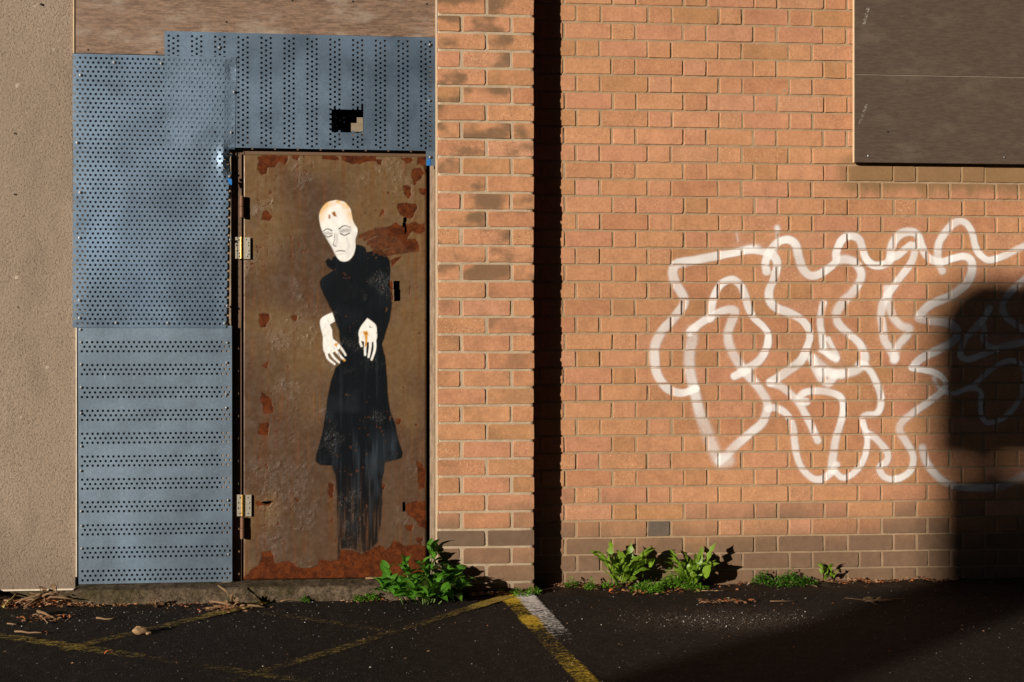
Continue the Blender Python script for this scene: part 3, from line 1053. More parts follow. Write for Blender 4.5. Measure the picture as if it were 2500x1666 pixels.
# ------------------------------------------------------------------ perforated sheets
def sheet_mesh(name, corners, Y, bands, hole, n0, n1, transposed, mat, cut=(), wave=0.0022, seed=1, bend=None, thick=0.0022):
    """corners: photo px (tl, tr, br, bl). bands: list of (centre, [hole centres]) in nominal px.
    n0,n1: nominal px range along the band, and across it."""
    (a0, a1), (b0, b1) = n0, n1            # a along the band, b across
    tl, tr, br, bl = [np.array(U(c[0], c[1], Y)) for c in corners]

    def to_world(a, b):
        s = (a - a0) / (a1 - a0)
        t = (b - b0) / (b1 - b0)
        if transposed:
            s, t = t, s
        s, t = s[..., None], t[..., None]
        p = tl * (1 - s) * (1 - t) + tr * s * (1 - t) + br * s * t + bl * (1 - s) * t
        p[..., 1] += wave * 2 * (fbm(p[..., 0], p[..., 2], 3.0, seed, 3) - 0.5)
        if bend is not None:
            p[..., 1] += bend(*P(p[..., 0], p[..., 1], p[..., 2]))
        return p
    V, Fq = [], []

    def quad(aa, ab, ba, bb):
        ca, cb = (aa + ab) / 2, (ba + bb) / 2
        q = (cb, ca) if transposed else (ca, cb)
        for (x0, x1, y0, y1) in cut:
            if x0 < q[0] < x1 and y0 < q[1] < y1: return
        n = len(V)
        V.extend([(aa, ba), (ab, ba), (ab, bb), (aa, bb)])
        Fq.append((n, n + 1, n + 2, n + 3))
    h = hole / 2
    walls = []
    prev = b0
    for (bc, hs) in bands:
        nseg = max(1, int((a1 - a0) / 14))
        for i in range(nseg):
            quad(a0 + (a1 - a0) * i / nseg, a0 + (a1 - a0) * (i + 1) / nseg, prev, bc - h)
        pa = a0
        for c in hs:
            l, r = max(a0, c - h), min(a1, c + h)
            if l > pa + .01:
                quad(pa, l, bc - h, bc + h)
            q = (bc, c) if transposed else (c, bc)
            if not any(x0 < q[0] < x1 and y0 < q[1] < y1 for (x0, x1, y0, y1) in cut):
                walls.append((l, r, bc - h, bc + h))
            pa = r
        if a1 > pa + .01:
            quad(pa, a1, bc - h, bc + h)
        prev = bc + h
    nseg = max(1, int((a1 - a0) / 14))
    for i in range(nseg):
        quad(a0 + (a1 - a0) * i / nseg, a0 + (a1 - a0) * (i + 1) / nseg, prev, b1)
    ab = np.array(V, float)
    W = to_world(ab[:, 0], ab[:, 1])
    F1 = np.array(Fq)
    # hole edges
    wa = np.array(walls)
    c = np.stack([np.stack([wa[:, 0], wa[:, 2]], -1), np.stack([wa[:, 1], wa[:, 2]], -1), np.stack([wa[:, 1], wa[:, 3]], -1), np.stack([wa[:, 0], wa[:, 3]], -1)], 1)
    fr = to_world(c[..., 0], c[..., 1]).reshape(-1, 3)
    bk = fr + np.array([0, thick, 0])
    nb = len(W)
    nh = len(wa) * 4
    V3 = np.vstack([W, fr, bk])
    i = np.arange(len(wa))[:, None] * 4 + np.arange(4)[None, :]
    j = np.arange(len(wa))[:, None] * 4 + (np.arange(4)[None, :] + 1) % 4
    F2 = np.stack([nb + i, nb + j, nb + nh + j, nb + nh + i], -1).reshape(-1, 4)
    # outer rim
    rim = np.array([tl, tr, br, bl])
    nr = len(V3)
    V3 = np.vstack([V3, rim, rim + np.array([0, .0025, 0])])
    F3 = np.array([[nr + k, nr + (k + 1) % 4, nr + 4 + (k + 1) % 4, nr + 4 + k] for k in range(4)])
    return npmesh(name, V3, np.vstack([F1, F2, F3]), mat)


def screw_mesh():
    m = MB()
    rs = ((.0064, 0.0), (.0064, .0012), (.0046, .0014), (.0042, .0034), (.0022, .0046))
    n = 8
    for k, (r, d) in enumerate(rs):
        for i in range(n):
            a = 2 * math.pi * i / n
            m.v.append((r * math.cos(a), -d, r * math.sin(a)))
        if k:
            for i in range(n):
                m.f.append(((k - 1) * n + i, (k - 1) * n + (i + 1) % n, k * n + (i + 1) % n, k * n + i))
    m.f.append(tuple((len(rs) - 1) * n + i for i in range(n)))
    return m.mesh('screw', M['screw'])


SCREW = screw_mesh()


def screws(parent, pts, Y, s=1.0):
    for p in pts:
        o = link('screw', SCREW, parent, U(p[0], p[1], Y - 0.0022))
        o.rotation_euler = (0, random.uniform(0, 1), 0)
        o.scale = (s, s, s)


# upper left sheet: rows of staggered holes all over, its top right bent round the doorway
cols = [182.5 + 12.75 * i for i in range(31)]
bands = []
for r in range(60):
    c0 = 141 + 11.0 * r
    cc = cols if r % 2 == 0 else [c + 6.37 for c in cols]
    bands.append((c0, [c for c in cc if c < 574 and not (c > 565 and r > 26)]))


def bend_left(px, py):
    lip = sstep(543, 566, px) * np.exp(-((py - 392) / 30.0) ** 2)
    edge = sstep(548, 570, px) * 0.006 * (fbm(px, py, 0.03, 31, 2) - 0.35)
    return 0.016 * lip - 0.010 * np.exp(-((px - 548) / 14.0) ** 2 - ((py - 392) / 28.0) ** 2) + edge


s1 = empty('perforated_sheet', U(370, 795, Y_SHEET), 'upper left galvanised sheet with square holes all over, beside the door', 'metal sheet', 'perforated metal sheets')
o = link('sheet', sheet_mesh('sheet', [(177.5, 131), (577, 140), (566, 801), (177.5, 800)], Y_SHEET, bands, 5.3, (177.5, 576), (131, 800), False, M['sheet'],
                             cut=[(568, 580, 358, 830), (561, 580, 372, 400)], seed=4, bend=bend_left, thick=.0014), s1)
screws(s1, [(279, 152.5), (394, 155), (197, 183.5), (189, 348.5), (572, 225), (565, 324), (196, 470), (195, 581), (195, 734), (195, 777), (284, 789), (410, 789.5), (549, 790), (555, 747), (563, 586), (561, 431)], Y_SHEET)
m_ = MB()
p = U(558, 440, Y_SHEET - .0015)
m_.add([U(555, 435, Y_SHEET - .0014), U(566, 438, Y_SHEET - .0014), U(566, 452, Y_SHEET - .0014), U(559, 450, Y_SHEET - .0014)], [(0, 1, 2, 3)])
m_.build('film_scrap', M['film'], s1)

# lower left sheet: bands of three rows
bands = []
lc = [199.5 + 12.72 * i for i in range(29)]
for g in range(11):
    cy = (797 + 52.4 * g) * 1.0625
    for k in (-1, 0, 1):
        cc = lc if k else [c + 6.36 for c in lc]
        bands.append((cy + k * 11.0, [c for c in cc if c < 566]))
s2 = empty('perforated_sheet', U(375, 1425, Y_SHEET), 'lower left galvanised sheet with rows of square holes in bands', 'metal sheet', 'perforated metal sheets')
link('sheet', sheet_mesh('sheet', [(190, 796), (566, 796), (567, 1420), (192, 1427)], Y_SHEET + .0045, bands, 5.3, (190, 567), (796, 1424), False, M['sheet_dull'], wave=.003, seed=9), s2)
screws(s2, [(197, 805), (198, 836), (555, 747 + 90), (554, 886), (553, 963), (553, 996), (557, 1222), (558, 1354), (198.5, 890), (198.5, 946), (198, 1010), (199, 1090), (198, 1150), (198.5, 1249), (200, 1284.5), (200, 1340)], Y_SHEET + .0045, .9)

# top sheet above the door: vertical bands of three columns, a rough square cut out of it
bands = []
for g in range(12):
    c0 = 423 + 56.0 * g
    if c0 > 1058: break
    for k in (-1, 0, 1):
        bc = c0 + k * 11.1
        if bc > 1056: continue
        ys = [93.5 + 12.55 * i + (6.27 if k == 0 else 0) for i in range(23)]
        bands.append((bc, [y for y in ys if y < 369]))
s3 = empty('perforated_sheet', U(730, 365, Y_SHEET_TOP), 'galvanised sheet over the door with a square hole torn in it', 'metal sheet', 'perforated metal sheets')
link('sheet', sheet_mesh('sheet', [(401.5, 76), (1062.5, 92), (1062.5, 369), (401.5, 358)], Y_SHEET_TOP, bands, 5.3, (82, 370), (401.5, 1062.5), True, M['sheet'],
                         cut=[(805.5, 883.5, 265.5, 319.5), (800, 884, 353.6, 355.5), (805.4, 807.2, 254, 267), (881.8, 883.4, 254, 267), (792, 890, 318.6, 319.8)], wave=.0022, seed=4, thick=.0014), s3)
screws(s3, [(1050, 109), (1049, 246.5), (536.5, 116)], Y_SHEET_TOP)
# strap of sheet running down the right-hand jamb
m_ = MB()
m_.box(wx(1040, Y_SHEET_TOP), wx(1062.5, Y_SHEET_TOP), Y_SHEET_TOP + .0005, Y_SHEET_TOP + .0025, U(1050, 405, Y_SHEET_TOP).z, U(1050, 366, Y_SHEET_TOP).z)
m_.build('jamb_strap', M['sheet_dull'], s3)
screws(s3, [(1050.5, 384)], Y_SHEET_TOP)
m_ = MB()
m_.add([U(1041.5, 391, Y_SHEET_TOP - .001), U(1051, 386, Y_SHEET_TOP - .001), U(1051, 404, Y_SHEET_TOP - .001), U(1042, 405, Y_SHEET_TOP - .001)], [(0, 1, 2, 3)])
m_.build('film_scrap', M['film'], s3)
# what the torn hole shows: a scrap of pale board, and pale squares coloured as specks of light
m_ = MB()
m_.box(wx(857, -.06), wx(886, -.06), -.0600, -.057, U(870, 322, -.06).z, U(870, 301, -.06).z)
m_.box(wx(871, -.06), wx(886, -.06), -.0602, -.057, U(870, 303, -.06).z, U(870, 287, -.06).z)
m_.build('pale_backing', simple('pale_board', (0.22, 0.175, 0.12), 0.9), s3)
m_ = MB()
for (a, b) in ((820, 288), (840, 288), (830, 294), (812, 302), (822, 307), (812, 313), (820, 298), (840, 299)):
    c = U(a, b, -.03)
    m_.box(c.x - .0035, c.x + .0035, -.0304, -.03, c.z - .0035, c.z + .0035)
m_.build('painted_light_specks', simple('light_speck_paint', (0.7, 0.68, 0.66), 0.9), s3)

# ------------------------------------------------------------------ plywood over the door, window board
pb = empty('plywood_board', U(620, 120, Y_PLY), 'weathered brown plywood board above the metal sheets', 'board')
m_ = MB()
z_top = WALL_TOP - .3
a, b = U(182, 130, Y_PLY), U(1064, 147, Y_PLY)
m_.add([(a.x, Y_PLY, a.z), (b.x, Y_PLY, b.z), (b.x, Y_PLY, z_top), (a.x, Y_PLY, z_top), (a.x, Y_PLY + .014, a.z), (b.x, Y_PLY + .014, b.z), (b.x, Y_PLY + .014, z_top), (a.x, Y_PLY + .014, z_top)],
       [(0, 1, 2, 3), (4, 0, 3, 7), (1, 5, 6, 2), (0, 4, 5, 1), (3, 2, 6, 7), (4, 7, 6, 5)])
m_.build('board', M['ply'], pb)
for (x, y) in ((215.5, 122), (382.5, 127.5), (553, 54), (714, 1), (862, 4), (1042, 10)):
    m_ = MB()
    c = U(x, y, Y_PLY - .0006)
    m_.add([(c.x + .0046 * math.cos(t), c.y, c.z + .0046 * math.sin(t)) for t in np.linspace(0, 2 * math.pi, 9)[:-1]], [tuple(range(8))])
    m_.build('nail_hole', M['dark'], pb)
m_ = MB()
xx = a.x
m_.box(xx - .0052, xx - .0005, Y_PLY - .004, Y_PLY + .012, a.z - .001, z_top)
m_.build('edge_strip', M['ply_edge'], pb)
# pale strip below it, at the left edge of the lower sheet
tb = empty('edge_trim', U(186, 1410, -.07), 'thin pale trim strip between rendered wall and lower sheet', 'trim')
m_ = MB()
m_.box(wx(184.3, -.078), wx(187.6, -.078), -.078, -.05, U(186, 1408, -.07).z, U(186, 799, -.07).z)
m_.build('strip', M['trim'], tb)

YB = -0.034
wb = empty('window_board', U(2300, 399, YB), 'dark brown plywood boarding over the window at upper right', 'board')
zs = U(2300, 185.5, YB).z
x1b = U(2500, 200, YB).x + 1.1
for (za, zb_) in ((BZ0, zs - .0012), (zs + .0012, WALL_TOP - .4)):
    m_ = MB()
    m_.box(BX0, x1b, YB, YB + .018, za, zb_, .0012)
    m_.build('board', M['ply_dark'], wb)
m_ = MB()
m_.box(BX0 - .0022, BX0 - .0002, YB + .0015, YB + .017, BZ0, WALL_TOP - .4)
m_.build('edge_strip', M['ply_edge'], wb)
m_ = MB()
m_.box(BX0 + .035, x1b - .02, YB + .019, -.004, BZ0 + .03, BZ0 + .075)
m_.box(BX0 + .012, BX0 + .05, YB + .0185, -.004, BZ0 + .08, WALL_TOP - .42)
m_.build('batten', M['timber'], wb)
m_ = MB()
m_.box(BX0 + .004, x1b - .004, YB + .004, YB + .006, zs - .0013, zs + .0013)
m_.build('seam_filler', M['trim'], wb)
m_ = MB()
for (x, y) in ((2168, 322.5),):
    c = U(x, y, YB - .0006)
    m_.add([(c.x + .0045 * math.cos(t), c.y, c.z + .0045 * math.sin(t)) for t in np.linspace(0, 2 * math.pi, 9)[:-1]], [tuple(range(8))])
m_.build('nail_hole', M['dark'], wb)
screws(wb, [(2119, 380.5), (2452, 384.5)], YB + .002, .8)
t = NT('chalk_scuff')
sc_ = t.noise(t.pos(), 130, 4, 0.7)
mat = t.done((0.42, 0.37, 0.33), 0.9, 0, None, t.ss(sc_, 0.45, 0.62, 0, 0.8))
m_ = MB()
for q in (((2116, 20), (2124, 18), (2112, 62), (2104, 66)), ((2112, 256), (2119, 254), (2102, 302), (2096, 304))):
    m_.add([U(x, y, YB - .0009) for x, y in q], [(0, 1, 2, 3)])
m_.build('scuff_marks', mat, wb)

# ------------------------------------------------------------------ door frame, jamb
df = empty('door_frame', U(590, 1413, Y_STILE), 'brown steel door frame around the rusty door', 'door frame')
zd0, zd1 = U(800, 1413, Y_DOOR).z, U(800, 380.5, Y_DOOR).z
dx0, dx1 = wx(594.5, Y_DOOR), wx(1040, Y_DOOR)
m_ = MB()
m_.box(wx(540, Y_STILE), wx(590.3, Y_STILE), Y_STILE, Y_STILE + .05, zd0 - .012, U(570, 340, Y_STILE).z, .001)
m_.build('stile', M['void_frame'], df)
m_ = MB()
m_.box(wx(590.3, Y_STILE) + .0005, wx(1046, Y_STILE), Y_STILE, Y_STILE + .05, zd1 + .002, U(570, 340, Y_STILE).z + .03, .001)
m_.build('header', M['void_frame'], df)
m_ = MB()
m_.box(wx(590.5, 0), wx(1062, -.01), -.012, .0, zd0 - .01, zd1)
m_.build('rebate', M['dark'], df)  # near-black colour stands in for shade in the gaps round the door
jb = empty('timber_jamb', U(1056, 1413, Y_JAMB), 'narrow pale timber jamb between door and brick pier', 'jamb')
m_ = MB()
m_.box(wx(1049.5, Y_JAMB), wx(1062, Y_JAMB), Y_JAMB, -.005, zd0 - .012, U(1056, 100, Y_JAMB).z, .001)
m_.build('post', M['timber'], jb)
m_ = MB()
m_.box(wx(541, -.07), wx(564, -.07), -.0715, -.051, zd0 - .01, U(555, 380, -.07).z)
o = m_.build('batten', M['timber'], df)

# ------------------------------------------------------------------ the door
STEP = 0.003
ddx = np.arange(dx0, dx1 + STEP * .5, STEP)
ddz = np.arange(zd0, zd1 + STEP * .5, STEP)
DX, DZ = np.meshgrid(ddx, ddz, indexing='ij')
DPX, DPY = P(DX, Y_DOOR, DZ)
en = 9.0 * (fbm(DX, DZ, 45, 12, 3) - 0.5) + 7.0 * (fbm(DX, DZ, 14, 18, 2) - 0.5)
RUST = [[z6(p) for p in q] for q in [
    [(330, 158), (470, 150), (590, 152), (585, 235), (560, 245), (545, 215), (510, 200), (480, 250), (440, 245), (425, 225), (410, 260), (405, 310), (360, 322), (320, 270), (350, 200)],
    [(905, 150), (1050, 150), (1052, 190), (985, 178), (910, 172)], [(635, 150), (690, 150), (680, 182), (640, 172)],
    [(1075, 150), (1375, 150), (1385, 190), (1300, 200), (1250, 218), (1150, 215), (1090, 190)], [(1395, 190), (1420, 195), (1415, 228), (1395, 215)],
    [(1600, 158), (1705, 155), (1705, 200), (1650, 230), (1600, 190)], [(1730, 150), (1828, 150), (1828, 300), (1790, 240), (1745, 230)],
    [(1700, 270), (1780, 250), (1812, 300), (1780, 360), (1745, 385), (1750, 410), (1715, 408), (1690, 340)],
    [(1632, 420), (1690, 415), (1700, 500), (1670, 525), (1630, 480)], [(1760, 440), (1828, 425), (1828, 522), (1780, 490)],
    [(1568, 570), (1740, 570), (1748, 620), (1720, 680), (1690, 718), (1600, 680), (1570, 620)],
    [(1560, 740), (1600, 780), (1690, 740), (1815, 750), (1815, 820), (1750, 850), (1700, 830), (1665, 880), (1740, 880), (1772, 980), (1700, 990), (1640, 950), (1600, 900), (1560, 880), (1480, 850), (1490, 790)],
    [(370, 665), (410, 635), (450, 690), (425, 722), (372, 710)], [(1510, 1085), (1600, 1045), (1555, 1090), (1522, 1142)],
    [(960, 310), (985, 310), (980, 340), (962, 335)], [(1485, 465), (1505, 470), (1500, 488), (1486, 484)], [(1405, 680), (1445, 625), (1425, 690), (1405, 705)], [(1343, 680), (1357, 680), (1350, 712)],
    [(570, 960), (600, 945), (598, 975), (575, 978)], [(695, 930), (712, 930), (706, 950)], [(1498, 1260), (1530, 1275), (1530, 1440), (1505, 1420)]]]
RUST += [[z7(p) for p in q] for q in [
    [(335, 95), (430, 90), (442, 140), (400, 215), (340, 222)], [(525, 100), (580, 108), (550, 132)], [(630, 122), (678, 115), (670, 160), (640, 152)],
    [(370, 560), (420, 520), (415, 590), (385, 580)], [(358, 770), (410, 830), (440, 850), (467, 920), (455, 980), (395, 982), (380, 930), (355, 860)],
    [(338, 1070), (420, 1065), (412, 1185), (340, 1172)], [(1560, 1045), (1600, 1040), (1580, 1075)], [(1680, 860), (1700, 862), (1690, 880)], [(1725, 1075), (1755, 1075), (1735, 1100)]]]
RUST += [[z8(p) for p in q] for q in [
    [(1738, 90), (1792, 110), (1822, 200), (1818, 342), (1770, 345), (1758, 200)],
    [(1640, 470), (1740, 460), (1828, 440), (1828, 700), (1765, 680), (1715, 600), (1640, 560)], [(1630, 668), (1720, 660), (1700, 732), (1650, 722)],
    [(190, 1150), (240, 1085), (330, 1022), (362, 900), (450, 895), (482, 1010), (600, 980), (680, 1032), (760, 1052), (850, 1032), (882, 978), (960, 992), (1040, 978), (1062, 880), (1180, 892), (1250, 922), (1350, 858),
     (1420, 842), (1470, 882), (1540, 790), (1640, 842), (1840, 855), (1840, 1160), (190, 1160)],
    [(960, 285), (1000, 300), (1012, 432), (960, 432)], [(660, 430), (712, 440), (690, 462)], [(1415, 298), (1462, 312), (1442, 348)], [(975, 560), (1015, 610), (1000, 660), (970, 640)],
    [(310, 460), (380, 470), (440, 455), (430, 480), (330, 500)], [(900, 790), (960, 785), (940, 820)], [(1740, 790), (1790, 785), (1780, 840)]]]
SCR = []                                           # scratched bare streaks running left from the lock
for k in range(9):
    a0, b0 = 1250 + k * 22 + (k % 3) * 18, 820 + k * 20
    SCR.append(([z6((a0 - 10, b0 + 55)), z6((a0 + 130, b0 - 8 + k * 4)), z6((a0 + 290, b0 - 30 + k * 5))], 5.5))
rust = np.zeros(DX.shape)
for q in RUST:
    d = polysdf(DPX, DPY, q) + en
    rust = np.maximum(rust, 1 - sstep(-0.8, 0.8, d))
for pts, wd in SCR:
    c = spline(pts, 3.0)
    m = (DPX > 850) & (DPX < 1045) & (DPY > 530) & (DPY < 640)
    x, y = DPX[m], DPY[m]
    dm = np.full(x.shape, 1e9)
    for (ax, ay) in c:
        dm = np.minimum(dm, (x - ax) ** 2 + (y - ay) ** 2)
    rust[m] = np.maximum(rust[m], 0.85 * (1 - sstep(-1, 1, np.sqrt(dm) - wd + 0.6 * en[m])))
freckle = fbm(DX, DZ, 70, 41, 3) + 0.25 * fbm(DX, DZ, 6, 44, 2)
rust = np.maximum(rust, 0.8 * sstep(0.915, 0.95, freckle) * ((DPX < 765) | (DPX > 885) | (DPY > 655)))
# blistered paint, mostly low down and round the edges
low = np.interp(DPY, [380, 700, 1000, 1250, 1410], [0.42, 0.30, 0.48, 0.85, 0.9])
wr = sstep(0.50, 0.78, fbm(DX, DZ, 9, 51, 4) + 0.35 * (low - 0.45)) * (0.35 + 0.65 * fbm(DX, DZ, 60, 52, 2))
wr = wr * (1 - rust * 0.8)
blist = wr * 0.0013 * sstep(0.45, 0.8, fbm(DX, DZ, 75, 61, 2)) + 0.003 * (fbm(DX, DZ, 4.5, 64, 3) - 0.5)
DYY = Y_DOOR - blist + 0.0011 * rust
rim = np.minimum(np.minimum(DX - dx0, dx1 - DX), np.minimum(DZ - zd0, zd1 - DZ))
DYY = DYY + 0.004 * (1 - sstep(0.0, 0.0035, rim))
# brown paint: warmer and thinner towards the top, greyer and darker below
tt = fbm(DX, DZ, 2.6, 71, 3)
st_ = fbm(DX * 6, DZ, 3.0, 74, 3)
warm = sstep(0.38, 0.66, tt + 0.25 * np.interp(DPY, [380, 700, 1100], [0.6, 0.3, -0.1]) + 0.12 * (st_ - 0.5))
c1, c2, c3 = np.array([0.082, 0.047, 0.028]), np.array([0.140, 0.083, 0.037]), np.array([0.098, 0.062, 0.041])
colr = c1[None, None] * (1 - warm[..., None]) + c2[None, None] * warm[..., None]
k3 = sstep(0.5, 0.7, fbm(DX, DZ, 7, 77, 3))[..., None] * 0.4
colr = colr * (1 - k3) + c3[None, None] * k3
runs = sstep(0.66, 0.78, fbm(DX * 14, DZ * 0.8, 6, 79, 3))[..., None] * 0.35           # rusty runs
colr = colr * (1 - runs) + np.array([0.17, 0.062, 0.018])[None, None] * runs
bleed = np.zeros(DX.shape)                              # rust bleeding down from bare patches
acc = np.zeros(DX.shape[0])
for j_ in range(DX.shape[1] - 1, -1, -1):
    acc = np.maximum(acc * 0.988, rust[:, j_])
    bleed[:, j_] = acc
bleed = (bleed * sstep(0.45, 0.75, fbm(DX * 16, DZ * 0.7, 6, 97, 3)))[..., None] * 0.55
colr = colr * (1 - bleed) + np.array([0.115, 0.040, 0.012])[None, None] * bleed
hole = np.zeros(DX.shape, bool)
for q in ([(1538, 1265), (1588, 1265), (1590, 1440), (1540, 1440)], [(1622, 702), (1646, 702), (1644, 782), (1618, 782)]):
    hole |= polysdf(DPX, DPY, [z6(p) for p in q]) < 0
hole |= polysdf(DPX, DPY, [z8(p) for p in [(1620, 460), (1638, 460), (1636, 540), (1618, 540)]]) < 0
hole |= (polysdf(DPX, DPY, [z6(p) for p in [(1640, 780), (1644, 780), (1643, 850), (1639, 850)]]) < 0.5)
hole |= polysdf(DPX, DPY, [z8(p) for p in [(355, 462), (410, 455), (455, 458), (400, 475)]]) + 0.4 * en < 0
kp = ~(hole[:-1, :-1] | hole[1:, 1:])
door = empty('metal_door', ((dx0 + dx1) / 2, Y_DOOR, zd0), 'rusty brown steel door with a pale-headed figure in black painted on it', 'door')
V = np.stack([DX, DYY, DZ], -1).reshape(-1, 3)
F = gridfaces(len(ddx), len(ddz), kp)
link('door_leaf', npmesh('door_leaf', V, F, M['door'], {'col': colr.reshape(-1, 3), 'rust': rust.ravel(), 'wrinkle': wr.ravel()}, True), door)
m_ = MB()
m_.box(dx0 + .003, dx1 - .003, Y_DOOR + .030, Y_DOOR + .045, zd0 + .002, zd1 - .002)
m_.build('dark_backing', M['dark'], door)  # near-black sheet behind the leaf, its colour standing in for shade in the holes


def paint_part(name, alpha, color, parent, lift=0.0006, label=None):
    a = alpha * (1 - 0.92 * rust)
    k = ((a[:-1, :-1] + a[1:, :-1] + a[1:, 1:] + a[:-1, 1:]) > 0.10) & kp
    F = gridfaces(len(ddx), len(ddz), k)
    V = np.stack([DX, DYY - lift, DZ], -1).reshape(-1, 3)
    V, F, at = compact(V, F, {'alpha': a.ravel(), 'col': color.reshape(-1, 3), 'wrinkle': wr.ravel()})
    o = link(name, npmesh(name, V, F, M['paint'], at, True), parent)
    if label: o['label'] = label
    return o


def shape(polys, soft=1.2, rough=0.25):
    d = np.full(DX.shape, 99.0)
    for q in polys:
        d = np.minimum(d, polysdf(DPX, DPY, q))
    return 1 - sstep(-soft, soft, d + rough * en)


def smooth_poly(pts):
    p = list(pts) + [pts[0]]
    return spline(p, 6.0)[:-1]


def lines(pts, wd, soft=1.0):
    c = spline(pts, 1.5)
    lo, hi = c.min(0) - wd - 6, c.max(0) + wd + 6
    out = np.zeros(DX.shape)
    m = (DPX > lo[0]) & (DPX < hi[0]) & (DPY > lo[1]) & (DPY < hi[1])
    x, y = DPX[m], DPY[m]
    dm = np.full(x.shape, 1e9)
    ww = np.linspace(wd[0], wd[1], len(c)) if hasattr(wd, '__len__') else np.full(len(c), wd)
    for k, (ax, ay) in enumerate(c):
        dm = np.minimum(dm, np.hypot(x - ax, y - ay) - ww[k] / 2)
    out[m] = 1 - sstep(-soft, soft, dm)
    return out


coat = [z6(p) for p in [(1060, 1090), (1140, 1090), (1185, 1030), (1200, 940), (1250, 950), (1282, 965), (1292, 1010), (1420, 987), (1470, 1030), (1500, 1090), (1505, 1160), (1500, 1300), (1515, 1450)]] + \
       [z7(p) for p in [(1520, 10), (1500, 150), (1460, 270), (1430, 370), (1460, 480), (1475, 650), (1480, 800), (1500, 960), (1540, 1060), (1570, 1200), (1615, 1340), (1610, 1375), (1560, 1395), (1480, 1415), (1330, 1440), (1150, 1450), (960, 1445), (880, 1440), (842, 1410),
                        (842, 1370), (880, 1250), (912, 1100), (935, 950), (950, 830), (980, 690), (1020, 580), (1062, 540), (1080, 440), (1058, 330), (1050, 240), (1020, 170), (1000, 90)]] + \
       [z6(p) for p in [(980, 1520), (930, 1420), (890, 1330), (880, 1270), (905, 1230), (1000, 1170), (945, 1130), (930, 1085), (955, 1065), (985, 1090), (1000, 1050), (1030, 1045)]]
legs = [z7(p) for p in [(995, 1420), (1460, 1400)]] + [z8(p) for p in [(1455, 140), (1430, 260), (1432, 450), (1420, 650), (1390, 820), (1320, 890), (1240, 915), (1180, 880), (1110, 870), (1060, 880), (1045, 980), (1025, 975), (1030, 700), (1030, 400), (1018, 220), (990, 150)]]
a_coat = shape([coat], 2.2, 0.2)
a_legs = shape([legs], 2.5, 0.3) * np.clip(0.92 - 0.9 * sstep(0.45, 0.8, fbm(DX * 22, DZ * 1.1, 6, 83, 3)) * np.interp(DPY, [1130, 1250, 1350], [0.3, 0.7, 1.0]), 0, 1) * np.interp(DPY, [1130, 1200, 1340, 1370], [0.96, 0.9, 0.7, 0.5])
ac = np.maximum(a_coat * 0.975, a_legs)
stre = sstep(0.52, 0.82, fbm(DX * 13, DZ * 0.9, 5, 85, 4))
fade = np.interp(DPY, [600, 850, 1000, 1120, 1340], [0.20, 0.28, 0.6, 0.9, 1.0])
kc = np.clip(0.03 + 0.75 * stre * fade ** 1.4 + 0.35 * fade * sstep(.5, .75, fbm(DX, DZ, 8, 88, 3)), 0, 1)[..., None]
ccol = np.array([0.0045, 0.0055, 0.0075])[None, None] * (1 - kc) + np.array([0.030, 0.040, 0.052])[None, None] * kc
fig = paint_part('painted_coat', ac, ccol, door, 0.0005, 'long black coat of the painted figure')

# head: a plain pale mask-like oval, generic features
head = smooth_poly([z6(p) for p in [(1020, 542), (1100, 562), (1152, 625), (1172, 720), (1196, 770), (1214, 800), (1210, 850), (1196, 890), (1196, 960), (1176, 1035), (1125, 1085), (1065, 1085), (1020, 1035), (985, 965), (940, 890), (895, 810), (872, 705), (888, 625), (945, 562)]])
a_head = shape([head], 1.2, 0.08)
feat = np.zeros(DX.shape)
for pts, wd in (([(905, 822), (945, 800), (985, 815)], (2.0, 3.2)), ([(1048, 800), (1095, 772), (1150, 785)], (3.0, 2.0)),
                ([(918, 858), (950, 872), (985, 860)], (2.6, 2.6)), ([(1062, 842), (1100, 856), (1142, 838)], (2.8, 2.8)),
                ([(1012, 840), (1008, 900), (998, 940), (1022, 956)], (1.2, 2.4)), ([(1022, 1000), (1055, 994), (1098, 998)], (2.2, 2.4)), ([(1040, 1026), (1078, 1024)], (1.4, 1.2))):
    feat = np.maximum(feat, lines([z6(p) for p in pts], wd))
sock = np.maximum(np.maximum(lines([z6(p) for p in [(1068, 822), (1100, 815), (1138, 812)]], 9, 5), lines([z6(p) for p in [(915, 842), (945, 838), (980, 842)]], 6, 4)), 0.7 * lines([z6(p) for p in [(1030, 850), (1030, 900), (1022, 935)]], 4, 4))
hshade = 0.55 * lines([z6(p) for p in [(1190, 840), (1180, 960), (1130, 1050)]], (9, 7), 4)
stain = np.maximum(shape([[z6(p) for p in [(985, 655), (1010, 645), (1028, 690), (1000, 690)]]], 2, .5), shape([[z6(p) for p in [(958, 675), (975, 672), (972, 708), (960, 705)]]], 2, .5))
halo = sstep(24, 0, -polysdf(DPX, DPY, head)) * sstep(570, 500, DPY) * 0.95
brush = (0.80 + 0.22 * fbm(DX * 3 + DZ, DZ - DX, 40, 93, 4))[..., None]
hc = np.tile(np.array([0.86, 0.85, 0.83]), (*DX.shape, 1)) * brush
cheek = 0.5 * np.maximum(lines([z6(p) for p in [(930, 880), (985, 965), (1020, 1035)]], (8, 6), 5), lines([z6(p) for p in [(1120, 880), (1135, 950), (1110, 1010)]], (4, 8), 6))
for m, c in ((cheek, (0.42, 0.41, 0.41)), (halo * sstep(0.35, 0.65, fbm(DX, DZ, 30, 91, 3)), (0.72, 0.42, 0.14)), (hshade * 0.6, (0.45, 0.44, 0.43)), (sock * 0.6, (0.16, 0.16, 0.165)), (feat, (0.04, 0.036, 0.036)), (stain, (0.28, 0.09, 0.01))):
    hc = hc * (1 - m[..., None]) + np.array(c)[None, None] * m[..., None]
